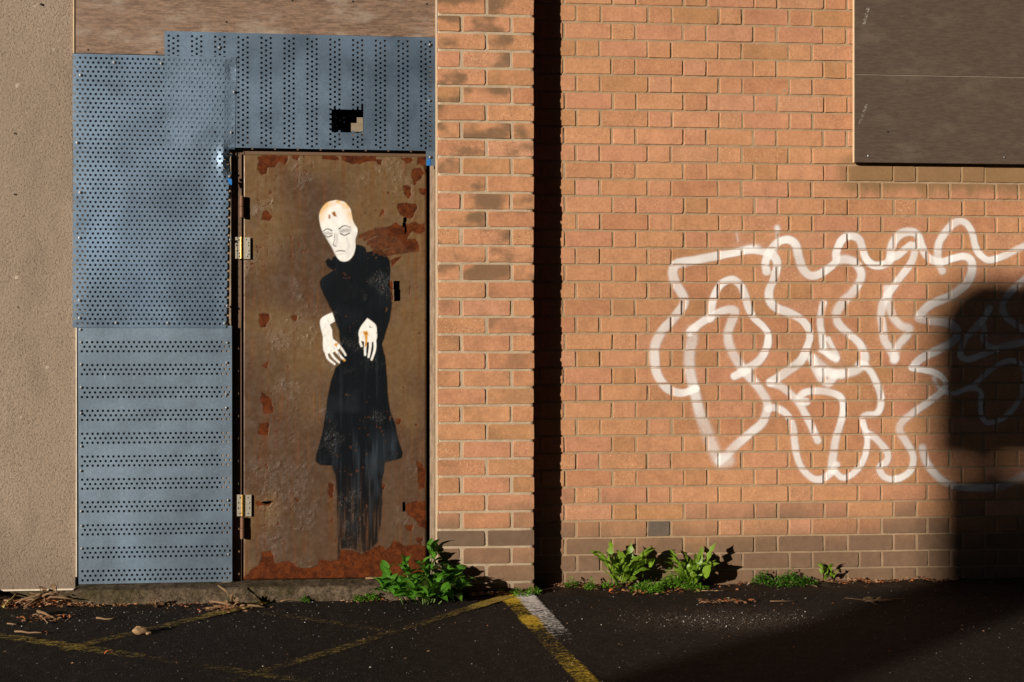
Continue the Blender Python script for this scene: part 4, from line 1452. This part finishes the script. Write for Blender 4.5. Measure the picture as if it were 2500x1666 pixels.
paint_part('painted_head', a_head, hc, door, 0.0010, 'white head of the painted figure, tilted to the left')


def hand(arm, fingers, stains):
    a = shape([smooth_poly(arm)], 1.1, 0.08)
    for pts, wd in fingers:
        a = np.maximum(a, lines(pts, wd))
    c = np.tile(np.array([0.86, 0.85, 0.83]), (*DX.shape, 1)) * brush
    for q, col in stains:
        m = shape([q], 2.0, 0.7)
        c = c * (1 - m[..., None]) + np.array(col)[None, None] * m[..., None]
    return paint_part('painted_hand', a, c, door, 0.0012)


R1, R2 = (0.60, 0.27, 0.03), (0.30, 0.09, 0.01)
hand([z7(p) for p in [(988, 85), (1012, 165), (968, 190), (988, 240), (996, 318), (1035, 350), (1062, 395), (1020, 430), (965, 450), (918, 440), (905, 380), (906, 300), (885, 215), (882, 150), (925, 112)]],
     [([z7((930, 410)), z7((950, 490)), z7((1010, 545))], (7.5, 5.0)), ([z7((965, 420)), z7((1000, 480)), z7((1050, 530))], (7.0, 5.0)), ([z7((1005, 400)), z7((1050, 460)), z7((1098, 512))], (7.0, 5.0)), ([z7((1040, 370)), z7((1080, 420)), z7((1108, 465))], (6.5, 4.6))],
     [([z7(p) for p in [(1005, 355), (1040, 358), (1030, 395), (1005, 385)]], R1), ([z7(p) for p in [(1070, 505), (1100, 500), (1112, 525), (1085, 525)]], R1)])
hand([z7(p) for p in [(1300, 135), (1345, 165), (1378, 200), (1386, 260), (1380, 330), (1330, 350), (1280, 345), (1240, 330), (1224, 285), (1238, 220)]],
     [([z7((1240, 310)), z7((1238, 345)), z7((1250, 385))], (6.5, 5.0)), ([z7((1288, 320)), z7((1282, 400)), z7((1282, 462))], (7.5, 5.2)), ([z7((1328, 325)), z7((1326, 400)), z7((1312, 480))], (7.5, 5.2)), ([z7((1366, 310)), z7((1368, 410)), z7((1340, 505))], (7.5, 5.0))],
     [([z7(p) for p in [(1265, 260), (1300, 250), (1310, 285), (1280, 285)]], R1), ([z7(p) for p in [(1285, 280), (1302, 280), (1296, 370), (1284, 390)]], R1)])

# hinges
def hinge(x0, xk0, xk1, x1, ya, yb, scr_l, scr_r):
    h = empty('hinge', U((x0 + x1) / 2, yb, -.062))
    h.parent = door
    h.location = Vector(U((x0 + x1) / 2, yb, -.062)) - door.location
    Yh = Y_DOOR - .0075
    za, zb_ = U(x0, ya, Yh).z, U(x0, yb, Yh).z
    m = MB()
    m.box(wx(x0, Yh), wx(xk0, Yh), Yh, Yh + .0025, zb_, za, .0005)
    a = link('hinge_plate', m.mesh('hinge_plate', M['hinge']), h)
    m = MB()
    m.box(wx(xk1, Yh) + .001, wx(x1, Yh), Yh - .001, Yh + .0015, zb_ - .001, za - .001, .0005)
    link('hinge_plate', m.mesh('hinge_plate', M['hinge']), h)
    m = MB()
    xc = wx((xk0 + xk1) / 2, Yh)
    n = 5
    for k in range(n):
        zz0 = zb_ + (za - zb_) * k / n + .0006
        zz1 = zb_ + (za - zb_) * (k + 1) / n - .0006
        m.tube([(xc, Yh - .003, zz0), (xc, Yh - .003, zz1)], wx((xk1 - xk0) / 2 + 1250, Yh) - wx(1250, Yh), 10)
    link('hinge_pin', m.mesh('hinge_pin', M['brass'], False), h)
    for p in scr_l + scr_r:
        s_ = link('screw', SCREW, h, U(p[0], p[1], Yh - .001))
        s_.scale = (.52, .7, .52)
    return h


hz = lambda x, y: (560 + x / 15.68, 560 + y / 15.68)
hinge(574.5, 586.8, 592, 611, 579, 632, [hz(335, 400), hz(250, 615), hz(275, 820), hz(365, 915), hz(365, 1030)], [hz(635, 400), hz(715, 520), hz(725, 620), hz(735, 820), hz(735, 960), hz(680, 1030)])
h8 = lambda x, y: z8((x, y))
hinge(578.5, 589.5, 596, 614, 1208, 1261, [h8(165, 420), h8(150, 466), h8(150, 515), h8(163, 560)], [h8(235, 420), h8(250, 466), h8(250, 513), h8(236, 562)])
for (xa, ya, yb) in ((590.0, 478, 531), (591.5, 1264, 1316)):
    h = MB()
    c0, c1_ = U(xa, ya, -.078), U(xa, yb, -.078)
    zm = (c0.z + c1_.z) / 2
    r = .0095
    h.tube([(c0.x, -.073, c1_.z), (c0.x, -.073, zm - .001)], r, 12)
    h.tube([(c0.x, -.073, zm + .001), (c0.x, -.073, c0.z)], r * .93, 12)
    h.box(c0.x + .002, c0.x + .0155, -.0665, Y_DOOR + .006, c1_.z + .004, c0.z - .004)
    h.build('hinge_knuckle', M['rusty'], door, False)

# ------------------------------------------------------------------ step below the door
stx0, stx1 = wx(190, -.1), X_PL - .002
stz = zd0 - 0.006
sx = np.arange(stx0, stx1, 0.006)
prof = [(-.0, stz), (-.04, stz), (-.08, stz - .001), (-.12, stz - .001), (-.16, stz - .002), (-.178, stz - .003), (-.186, stz - .008), (-.189, stz - .018), (-.190, stz - .035), (-.192, -.03)]
sv = np.zeros((len(sx), len(prof), 3))
for j, (yy, zz) in enumerate(prof):
    sv[:, j, 0] = sx
    nz = fbm(sx, np.full_like(sx, j * .04), 30, 95, 3) - 0.5
    sv[:, j, 1] = yy + (0.022 * nz if j > 3 else 0)
    sv[:, j, 2] = zz + (0.010 * nz if 0 < j < 9 else 0)
st_o = link('step', npmesh('step', sv.reshape(-1, 3), gridfaces(len(sx), len(prof)), M['step'], None, True))
tag(st_o, 'low rough concrete step along the foot of door and sheets', kind='structure')


# ------------------------------------------------------------------ plants
def leaf_mesh(L, W, seed, mat, curl=0.5, fold=0.25, tip=1.0, lobed=False):
    R = random.Random(seed)
    st = 7
    V, F = [], []
    tw = R.uniform(-.25, .25)
    for i in range(st):
        t = i / (st - 1)
        wd = W / 2 * (math.sin(math.pi * min(1, t ** 0.75 * 0.97 + .03)) ** tip) + .0006
        if lobed and i % 2 == 1: wd *= R.uniform(.35, .65)
        if i == st - 1: wd = .0005
        zc = L * (0.35 * math.sin(t * 1.4) - curl * t * t * 0.55)
        yc = L * t * (1 - .12 * curl * t)
        a = tw * t
        for s in (-1, 0, 1):
            x = s * wd
            z = zc + abs(s) * wd * fold + R.uniform(-.04, .04) * W
            V.append((x * math.cos(a), yc, z + x * math.sin(a)))
    for i in range(st - 1):
        for k in (0, 1):
            a = i * 3 + k
            F.append((a, a + 1, a + 4, a + 3))
    me = bpy.data.meshes.new('leaf')
    me.from_pydata(V, [], F)
    me.materials.append(mat)
    me.polygons.foreach_set('use_smooth', [True] * len(F))
    me.update()
    return me


def put_leaf(me, parent, loc, az, tilt, roll=0.0, s=1.0, name='leaf'):
    o = link(name, me, parent, loc)
    o.rotation_euler = (tilt, roll, az)
    o.scale = (s, s, s)
    return o


def gz(x, y): return float(ground_h(np.array(x), np.array(y)))


# broad-leaved plant against the jamb
bpl = empty('broadleaf_plant', (0, 0, 0), 'lush broad-leaved green plant growing at the foot of the door jamb', 'plant')
base = G(1035, 1445)
bpl.location = base
LB = [leaf_mesh(.104, .047, 100 + k, M['leaf'], R_, .28) for k, R_ in enumerate((.3, .6, .9, .5))]
stems = MB()
R = random.Random(21)
tips = []
for (px, py, dep) in ((1056, 1348, -.13), (1060, 1365, -.15), (988, 1382, -.20), (992, 1400, -.22), (946, 1405, -.24), (950, 1432, -.30), (975, 1440, -.33), (1010, 1420, -.28), (1040, 1400, -.24), (1085, 1402, -.20),
                      (1110, 1405, -.17), (1072, 1425, -.30), (1100, 1440, -.30), (1010, 1452, -.38), (1045, 1455, -.40), (1080, 1455, -.36), (1120, 1445, -.25), (965, 1455, -.36), (935, 1440, -.30), (1130, 1425, -.17), (1030, 1385, -.19), (1000, 1435, -.34), (1060, 1440, -.35)):
    tips.append((U(px, py, dep)))
for tpt in tips:
    b0 = Vector((base.x + (tpt.x - base.x) * R.uniform(.35, .6), -0.24 + R.uniform(-.05, .04), 0.0))
    mid = (b0 + tpt) / 2 + Vector((0, -.012, .02))
    pts = [b0, mid, tpt]
    stems.tube(pts, [.003, .0025, .0018], 5)
    d = (tpt - b0)
    a0 = R.uniform(0, 6.28)
    npair = 3 if tpt.z > .08 else 2
    for lv in range(npair):
        q = tpt - d * (lv * 0.26)
        for s in range(2 if lv else 3):
            az = a0 + lv * 1.57 + s * (3.14 if lv else 2.1) + R.uniform(-.35, .35)
            # lean towards the light (left and to the viewer)
            put_leaf(R.choice(LB), bpl, q, az, R.uniform(-.15, .35) + (0.55 if lv == 0 else 0.0), R.uniform(-.5, .5), R.uniform(.62, 1.05) * (.78 if lv == 0 else 1))
stems.build('stem', M['stem'], bpl, True)


def rosette(name, label, px, py, Y, n, L, W, tall, seed, mat, rise=0.0, lobed=True):
    b = U(px, py, Y)
    b.z = gz(b.x, b.y) + .004
    r = empty(name, b, label, 'weed')
    R = random.Random(seed)
    ms = [leaf_mesh(L, W, seed * 7 + k, mat, c, .2, .8, lobed and k != 1) for k, c in enumerate((.2, .5, .9, .35))]
    for i in range(n):
        az = 6.283 * i / n * 1.618 * 3 + R.uniform(-.4, .4)
        ti = R.uniform(.35, 1.42) * tall
        h_ = rise * R.random()
        put_leaf(R.choice(ms), r, b + Vector((R.uniform(-.022, .022) + .8 * h_ * math.cos(az + 1.5), R.uniform(-.01, .01) - .35 * h_ * R.random(), R.uniform(0, .02) + h_)), az, ti, R.uniform(-.8, .8), R.uniform(.4, 1.12))
    return r, b


w1, b1 = rosette('weed', 'tall leafy weed clump against the wall, first to the right of the pier shadow', 1523, 1432, -.07, 84, .100, .032, 1.0, 31, M['leaf_yellow'], .115)
w2, b2 = rosette('weed', 'leafy weed clump against the wall with one large round leaf', 1690, 1425, -.06, 64, .094, .030, 1.0, 32, M['leaf_yellow'], .108)
bl = leaf_mesh(.075, .058, 77, M['leaf_yellow'], .2, .1, .5)
put_leaf(bl, w2, U(1722, 1412, -.10), -1.2, 1.0, .1)
for k, (px, py) in enumerate(((1528, 1395), (1548, 1375), (1570, 1390), (1512, 1385), (1585, 1365))):
    put_leaf(bl, w1, U(px, py + 20, -.07), R.uniform(-1.8, 0.6), R.uniform(.7, 1.3), R.uniform(-.4, .4), .62)
for k, (px, py) in enumerate(((1728, 1370), (1712, 1372), (1680, 1380))):
    put_leaf(bl, w2, U(px, py + 18, -.06), R.uniform(-1.5, 0.3), R.uniform(.9, 1.4), R.uniform(-.3, .3), .55)


def ground_cover(name, label, spots, mat, seed, cat='weed'):
    """a low small-leaved weed: one mass of little leaves on thin stems"""
    R = random.Random(seed)
    V, F = [], []
    first = None
    for (px, py, Y, rad, h, n) in spots:
        b = U(px, py, Y)
        b.z = gz(b.x, b.y)
        if first is None: first = b.copy()
        for i in range(n):
            a, r = R.uniform(0, 6.283), rad * math.sqrt(R.random())
            x, y = b.x + r * math.cos(a), b.y + r * math.sin(a) * .55
            if Y > -.12 and y > -.008: y = -.008 - R.random() * .02
            z = gz(x, y) + h * (1 - (r / rad) ** 2 * .7) * R.uniform(.15, 1.0)
            L, W = R.uniform(.007, .016), R.uniform(.005, .010)
            az, ti = R.uniform(0, 6.283), R.uniform(-.5, 1.1)
            d = Vector((math.cos(az) * math.cos(ti), math.sin(az) * math.cos(ti), math.sin(ti)))
            s = d.cross(Vector((R.uniform(-.3, .3), R.uniform(-.3, .3), 1))).normalized()
            up = s.cross(d)
            p = Vector((x, y, z))
            k = len(V)
            V += [p, p + d * L * .5 + s * W * .5 + up * .001, p + d * L, p + d * L * .5 - s * W * .5 + up * .001]
            F.append((k, k + 1, k + 2, k + 3))
    me = npmesh(name, np.array([tuple(v) for v in V]), F, mat)
    o = empty(name, first, label, cat)
    f = link('foliage', me, o)
    f['kind'] = 'stuff'
    return o


ground_cover('creeping_weed', 'low small-leaved green weed spreading between the two tall clumps', [(1590, 1440, -.10, .075, .045, 420), (1655, 1428, -.07, .09, .065, 560), (1560, 1443, -.13, .05, .03, 200), (1600, 1448, -.16, .035, .035, 160), (1640, 1405, -.04, .05, .09, 260), (1700, 1425, -.1, .06, .03, 200), (1490, 1425, -.06, .05, .035, 160)], M['leaf_small'], 41)
ground_cover('creeping_weed', 'small green weed in the corner just right of the pier shadow', [(1395, 1420, -.05, .03, .045, 110), (1440, 1430, -.07, .03, .03, 130), (1443, 1418, -.05, .015, .045, 40)], M['leaf_small'], 42)
ground_cover('creeping_weed', 'dark green mat of weed at the wall foot, right of the round leaf', [(1862, 1408, -.04, .05, .068, 330), (1925, 1412, -.05, .08, .055, 480), (1930, 1412, -.04, .03, .072, 120), (1970, 1415, -.04, .05, .035, 190)], leaf_material('deep_leaf', (0.03, 0.11, 0.008), (0.07, 0.20, 0.014)), 43)
w5, b5 = rosette('weed', 'smallest upright weed at the wall foot, beside the dry leaves on the right', 2018, 1413, -.035, 16, .062, .022, 1.0, 34, M['leaf_yellow'], .045, lobed=False)
ground_cover('creeping_weed', 'thin straggling weed at the foot of the pier', [(1262, 1436, -.15, .035, .035, 90), (1303, 1440, -.15, .03, .04, 150), (1225, 1415, -.125, .012, .03, 40), (1275, 1445, -.18, .04, .015, 80)], M['leaf_small'], 44)
ground_cover('creeping_weed', 'low bright weed at the step, left of the broad-leaved plant', [(875, 1452, -.21, .022, .028, 90), (898, 1448, -.205, .028, .03, 120), (912, 1450, -.21, .018, .04, 70)], M['leaf_small'], 45)
ground_cover('creeping_weed', 'tiny green weed alone at the middle of the step', [(744, 1452, -.205, .020, .022, 70)], M['leaf_small'], 46)

# ------------------------------------------------------------------ litter on the ground
def twig(name, label, pts, r, mat='twig', cat='twig', z0=None):
    W = []
    for (px, py, lift) in pts:
        g = G(px, py)
        g.z = max(gz(g.x, g.y), 0) + lift + r
        W.append(g)
    c = spline([tuple(p) for p in W], 0.02) if len(W) > 2 else np.array([tuple(p) for p in W])
    c[:, 2] += 0.0015 * rng.standard_normal(len(c)) * (r > .002)
    rad = [r * (1 - .45 * k / max(1, len(c) - 1)) * random.uniform(.85, 1.15) for k in range(len(c))]
    m = MB()
    m.tube(c, rad, 6)
    o = empty(name, tuple(W[0]), label, cat)
    link('stick', m.mesh(name, M[mat], True), o)
    return o


twig('twig', 'long thin twig lying below the middle of the step', [(685, 1472, .002), (710, 1470, .004), (740, 1468, .002), (776, 1468, .003)], .0030)
twig('twig', 'dry peeled stick under the left end of the wall', [(52, 1472, .004), (90, 1474, .008), (120, 1467, .006), (168, 1465, .003)], .0052)
twig('twig', 'short curved twig left of the tan stone', [(236, 1514, .003), (255, 1516, .002), (283, 1515, .004)], .0042)
twig('twig', 'mossy yellowish stick at the left edge of the yard', [(10, 1487, .002), (24, 1476, .004), (41, 1464, .006)], .0062, 'stick_moss')
twig('twig', 'small mossy stick end above the longer mossy one', [(5, 1463, .003), (19, 1456, .004)], .0048, 'stick_moss')
twig('twig', 'thickest stick of the loose pile at lower left', [(92, 1501, .006), (110, 1508, .008), (131, 1515, .004)], .0065, 'root')
twig('twig', 'thin stick crossing the loose pile at lower left', [(80, 1508, .004), (96, 1508, .008), (117, 1526, .002)], .0038)
twig('twig', 'pale splinter left of the loose pile', [(18, 1527, .002), (40, 1529, .002)], .0036)
twig('twig', 'straight twig on the yellow line at far left', [(36, 1547, .002), (70, 1549, .003), (104, 1551, .002)], .0042)
twig('twig', 'long thin twig lying along the wall foot at right', [(1855, 1431, .003), (1920, 1431, .006), (1970, 1433, .003), (1995, 1438, .003)], .0035)
twig('twig', 'fine straw right of the debris heap', [(1880, 1471, .003), (1943, 1470, .002)], .0019)
twig('twig', 'fine straw below the round-leaved weed', [(1712, 1446, .002), (1768, 1447, .002)], .0020)
twig('twig', 'pale twig lying on the step under the door', [(893, 1417, .0), (915, 1416, .0), (970, 1415, .0)], .0042)
bpy.data.objects['twig.012'].location.z += 0.0
o = [x for x in bpy.data.objects if x.get('label', '').startswith('pale twig lying on the step')][0]
p0 = U(893, 1416, -.065)
o.location = (p0.x, -.075, stz + .008)
ch = o.children[0]
me_ = ch.data
mm = MB()
mm.tube([(0, 0, 0), (.05, -.004, .002), (.10, .003, 0), (.15, .0, .001)], [.005, .0045, .004, .003], 6)
ch.data = mm.mesh('twig', M['twig'], True)
ch.location = (0, 0, 0)


def clump(name, label, px, py, seed, n, size, mat, cat='root clump', lift=0.0):
    R = random.Random(seed)
    b = G(px, py)
    o = empty(name, b, label, cat)
    m = MB()
    for i in range(n):
        a, e = R.uniform(-3.3, 0.3) if R.random() < .6 else R.uniform(0, 3.14), R.uniform(.0, 1.3)
        L = size * R.uniform(.5, 1.2)
        d = Vector((math.cos(a) * math.cos(e), math.sin(a) * math.cos(e) * .6, math.sin(e)))
        p = b + Vector((R.uniform(-.3, .3) * size, R.uniform(-.2, .2) * size, .006 + lift))
        bend = Vector((R.uniform(-.6, .6), R.uniform(-.4, .3), R.uniform(-.9, .1))) * L
        pts = [p, p + d * L * .4 + bend * .2, p + d * L * .75 + bend * .6, p + d * L + bend]
        for q in pts: q.z = max(q.z, .004)
        r = size * R.uniform(.035, .095)
        m.tube(pts, [r, r * .9, r * .7, r * .35], 6)
    link('roots', m.mesh('roots', M[mat], True), o)
    m = MB()
    for i in range(7):
        p = b + Vector((R.uniform(-.5, .2) * size, R.uniform(-.3, .1) * size, R.uniform(.1, .5) * size + lift))
        d = Vector((R.uniform(-1, 1), R.uniform(-1, .4), R.uniform(-.3, 1))).normalized() * size * .35
        s = d.cross(Vector((.3, 1, .2))).normalized() * size * .12
        m.add([p, p + d * .5 + s, p + d, p + d * .5 - s], [(0, 1, 2, 3)])
    link('bark_flake', m.mesh('bark_flake', M['root']), o)
    return o


clump('root_clump', 'tangle of dry roots on the yard in front of the door frame', 574, 1486, 5, 16, .080, 'root')
clump('root_clump', 'dry fibrous plant stump heaped against the rendered wall corner', 118, 1482, 8, 15, .085, 'root', lift=.035)
clump('root_clump', 'small clump of dry stalks at the step below the lower sheet', 383, 1481, 12, 9, .042, 'twig')
clump('debris_heap', 'flat heap of bark and dead leaves on the yard at right', 1765, 1470, 14, 14, .075, 'root', 'debris')
bb = [x for x in bpy.data.objects if x.name.startswith('debris_heap')][0]
for ch in bb.children:
    ch.scale = (1.5, 1.1, 0.40)


def rock(name, label, px, py, r, seed, mat, parts=1):
    R = random.Random(seed)
    b = G(px, py)
    bm = bmesh.new()
    bmesh.ops.create_icosphere(bm, subdivisions=2, radius=r)
    for v in bm.verts:
        v.co = Vector((v.co.x * 1.25, v.co.y, v.co.z * .72)) * (1 + R.uniform(-.16, .16))
        v.co.z += r * .6
    me = bpy.data.meshes.new(name)
    bm.to_mesh(me)
    bm.free()
    me.materials.append(mat)
    o = link(name, me, None, b)
    return tag(o, label, 'stone')


rock('stone', 'tan stone lying alone on the dark yard at lower left', 342, 1548, .0215, 3, M['stone'])
rock('stone', 'smaller tan chip touching the right side of the stone', 363, 1550, .0085, 4, M['stone'])

# leaf litter along the wall foot, joined
R = random.Random(61)
V, F, Arnd = [], [], []


def litter(x, y, n, L, rx, ry, lift=0.0):
    for i in range(int(n * 1.5)):
        a = R.uniform(0, 6.283)
        px_, py_ = x + R.gauss(0, rx), y + R.gauss(0, ry)
        if py_ > -.012 and px_ > X_PR: py_ = -.012 - R.random() * .03
        if py_ > Y_PIER - .02 and px_ < X_PR: py_ = (-.2 if px_ < X_PL and px_ > stx0 else Y_PIER) - .02 - R.random() * .03
        z = gz(px_, py_) + R.uniform(.003, .012) + lift * R.random()
        l = L * R.uniform(.5, 1.3)
        wd = l * R.choice([.12, .25, .4, .5])
        d = Vector((math.cos(a), math.sin(a), R.uniform(-.25, .35))) * l
        s = Vector((-math.sin(a), math.cos(a), R.uniform(-.5, .5))) * wd
        p = Vector((px_, py_, z))
        k = len(V)
        for q in (p - d * .5, p + s * .5 + Vector((0, 0, R.uniform(0, .004))), p + d * .5, p - s * .5 + Vector((0, 0, R.uniform(0, .004)))):
            q.z = max(q.z, gz(q.x, q.y) + .001)
            V.append(tuple(q))
        F.append((k, k + 1, k + 2, k + 3))
        Arnd.extend([R.random()] * 4)


for (px, py, n, L, rx, ry) in ((1380, 1432, 60, .020, .05, .02), (1470, 1440, 55, .026, .08, .025), (1560, 1452, 40, .024, .09, .025), (1700, 1445, 40, .020, .10, .02), (1840, 1425, 45, .018, .10, .015), (2000, 1425, 50, .018, .08, .02),
                               (2110, 1424, 130, .022, .09, .022), (2250, 1420, 60, .02, .10, .02), (1210, 1442, 80, .02, .06, .03), (1765, 1472, 60, .026, .06, .02), (110, 1474, 230, .026, .09, .03), (40, 1484, 70, .02, .06, .03), (110, 1512, 70, .024, .05, .03), (190, 1480, 90, .02, .05, .02), (545, 1492, 60, .024, .04, .02),
                               (300, 1455, 60, .014, .15, .02), (460, 1462, 60, .015, .12, .03), (640, 1466, 50, .016, .10, .02), (530, 1490, 30, .018, .10, .03), (900, 1455, 30, .014, .08, .015), (1180, 1435, 40, .022, .05, .02)):
    g = G(px, py)
    litter(g.x, g.y, n, L, rx, ry)
for i in range(120):
    litter(R.uniform(-2.3, 2.3), R.uniform(-1.2, -.1), 1, .012, .01, .01)
o = link('leaf_litter', npmesh('leaf_litter', V, F, M['litter'], {'rnd': np.array(Arnd)}))
tag(o, 'scraps of dry leaves and bark along the wall foot', kind='stuff')
for (px, py, L, lab) in ((101, 1552, .026, 'bright orange dead leaf at the end of the twig on the yellow line'), (255, 1601, .030, 'small orange-red leaf scrap alone on the lower left yard'), (1533, 1449, .030, 'curled orange leaf under the first tall weed clump'),
                         (1487, 1452, .034, 'long orange leaf below the first tall weed clump'), (1694, 1436, .022, 'small orange leaf under the clump with the round leaf')):
    g = G(px, py)
    g.z = gz(g.x, g.y) + .006
    me = leaf_mesh(L, L * .5, int(px), simple('dead_leaf', (0.50, 0.13, 0.02), .7), 1.1, .5, .7)
    o = link('dead_leaf', me, None, g)
    o.rotation_euler = (.3, R.uniform(-.4, .4), R.uniform(-2.2, -.9))
    tag(o, lab, 'leaf', 'orange dead leaves on the yard')

# loose grit, joined
n = 3600
X = rng.uniform(-2.4, 2.6, n)
Y = -1.75 + 1.72 * rng.random(n) ** 0.8
k = rng.random(n) < 0.16
X[k] = pc.x + rng.normal(0, .22, k.sum())
Y[k] = pc.y + rng.normal(0, .085, k.sum())
k2 = (rng.random(n) < 0.22) & ~k
pl = G(330, 1500)
X[k2] = pl.x + rng.normal(0, .55, k2.sum())
Y[k2] = np.minimum(pl.y + rng.normal(0, .14, k2.sum()), -.21)
ok = (Y < -.02) & ~((X < X_PR) & (Y > -.13)) & ~((X < X_PL) & (Y > -.20))
X, Y = X[ok], Y[ok]
n = len(X)
r = 0.0009 + 0.0024 * rng.random(n) ** 4
oc = np.array([(1, 0, 0), (0, 1, 0), (-1, 0, 0), (0, -1, 0), (0, 0, 1), (0, 0, -1)], float)
jit = 1 + 0.5 * (rng.random((n, 6, 1)) - .5)
V = oc[None] * jit * r[:, None, None] * np.array([1.2, 1, .8])
V[..., 0] += X[:, None]
V[..., 1] += Y[:, None]
V[..., 2] += (ground_h(X, Y) + r * .4)[:, None]
tri = np.array([(0, 1, 4), (1, 2, 4), (2, 3, 4), (3, 0, 4), (1, 0, 5), (2, 1, 5), (3, 2, 5), (0, 3, 5)])
F = (tri[None] + 6 * np.arange(n)[:, None, None]).reshape(-1, 3)
o = link('grit', npmesh('grit', V.reshape(-1, 3), F, M['grit'], {'rnd': np.repeat(rng.random(n) ** 1.3, 6)}))
tag(o, 'loose pale grit scattered over the asphalt', kind='stuff')

# ------------------------------------------------------------------ across the yard, behind the viewer: added unseen sign shaped to throw the shadow on wall and ground
HY = -10.6
dX, dZ = 1.2 * (-HY), 0.33 * (-HY)


def cast(px, py):                                  # place on the hoarding plane that shades this spot of the wall
    q = U(px, py, 0)
    return q.x - dX, q.z + dZ


hd = empty('shadow_caster', (cast(2450, 900)[0], HY, 0), 'added unseen sign on posts across the yard', 'occluder')
xl, zt = cast(2290, 680)
_, zg0 = cast(2325, 1133)
_, zg1 = cast(2325, 1151)
m_ = MB()
oc_ = [(xl + .85, zg0), (xl + .85, zt)] + [(xl + .26 - .26 * math.sin(a), zt - .26 + .26 * math.cos(a)) for a in np.linspace(0, math.pi / 2, 8)] + [(xl, zg0)]
nn = len(oc_)
m_.add([(x_, HY, z_) for x_, z_ in oc_] + [(x_, HY + .05, z_) for x_, z_ in oc_], [tuple(range(nn)), tuple(range(2 * nn - 1, nn - 1, -1))] + [(i, (i + 1) % nn, nn + (i + 1) % nn, nn + i) for i in range(nn)])
m_.build('upper_panel', M['bark'], hd)
m_ = MB()
m_.box(xl + .015, xl + .83, HY, HY + .05, 0.0, zg1, .01)
m_.build('lower_panel', M['bark'], hd)
for xx in (xl + .30, xl + .74):
    m_ = MB()
    m_.box(xx, xx + .09, HY + .052, HY + .14, 0, zt - .02, .005)
    m_.build('post', M['bark'], hd)

# unseen buildings added to cut sky fill, behind and beside the viewer: the sheets mirror them and they keep the shadows deep
def fill_blocker(name, label, x0, x1, y0, y1, h, mat, wins):
    ob = empty(name, ((x0 + x1) / 2, y1, 0), label, 'building')
    m = MB()
    m.box(x0, x1, y0, y1, -0.1, h)
    m.build('wall', mat, ob)
    m = MB()
    m.box(x0 - .3, x1 + .3, y0 - .3, y1 + .3, h + .005, h + .35)
    m.build('roof', M['bark'], ob)
    for (x_, z_) in wins:
        f_ = MB()
        for (a_, b_, c_, d_) in ((x_, x_ + 1.8, z_ - .1, z_), (x_, x_ + 1.8, z_ + 1.8, z_ + 1.9), (x_, x_ + .1, z_ + .005, z_ + 1.795), (x_ + 1.7, x_ + 1.8, z_ + .005, z_ + 1.795), (x_ + .85, x_ + .95, z_ + .005, z_ + 1.795)):
            f_.box(a_, b_, y1 + .005, y1 + .07, c_, d_)
        w_ = f_.build('window', M['trim'], ob)
        g_ = MB()
        g_.box(x_ + .1, x_ + 1.7, y1 + .008, y1 + .03, z_, z_ + 1.8)
        g_.build('pane', GLASS, w_)


GLASS = simple('dark_glass', (0.02, 0.025, 0.03), 0.1)
WBR = simple('blocker_brick', (0.085, 0.052, 0.038), 0.9, 0, 0.3, 8)
fill_blocker('rear_blocker', 'added unseen warehouse across the yard, its unlit side facing the door', -12.5, 24.0, -22.0, -14.0, 19.0, WBR,
              [(-10 + i * 5.4, 2.3 + 4 * j) for i in range(6) for j in range(4)])
fill_blocker('right_blocker', 'added unseen workshop closing the right side of the yard', 7.5, 16.0, -13.9, -0.4, 14.0, WBR, [])
fill_blocker('far_blocker', 'low added unseen shed at the far left of the yard', -27.0, -21.0, -26.0, 3.0, 3.6, WBR, [])
fill_blocker('left_blocker', 'added unseen block cutting sky fill from the left end', -16.0, -6.8, -3.2, -0.2, 13.0, WBR, [])
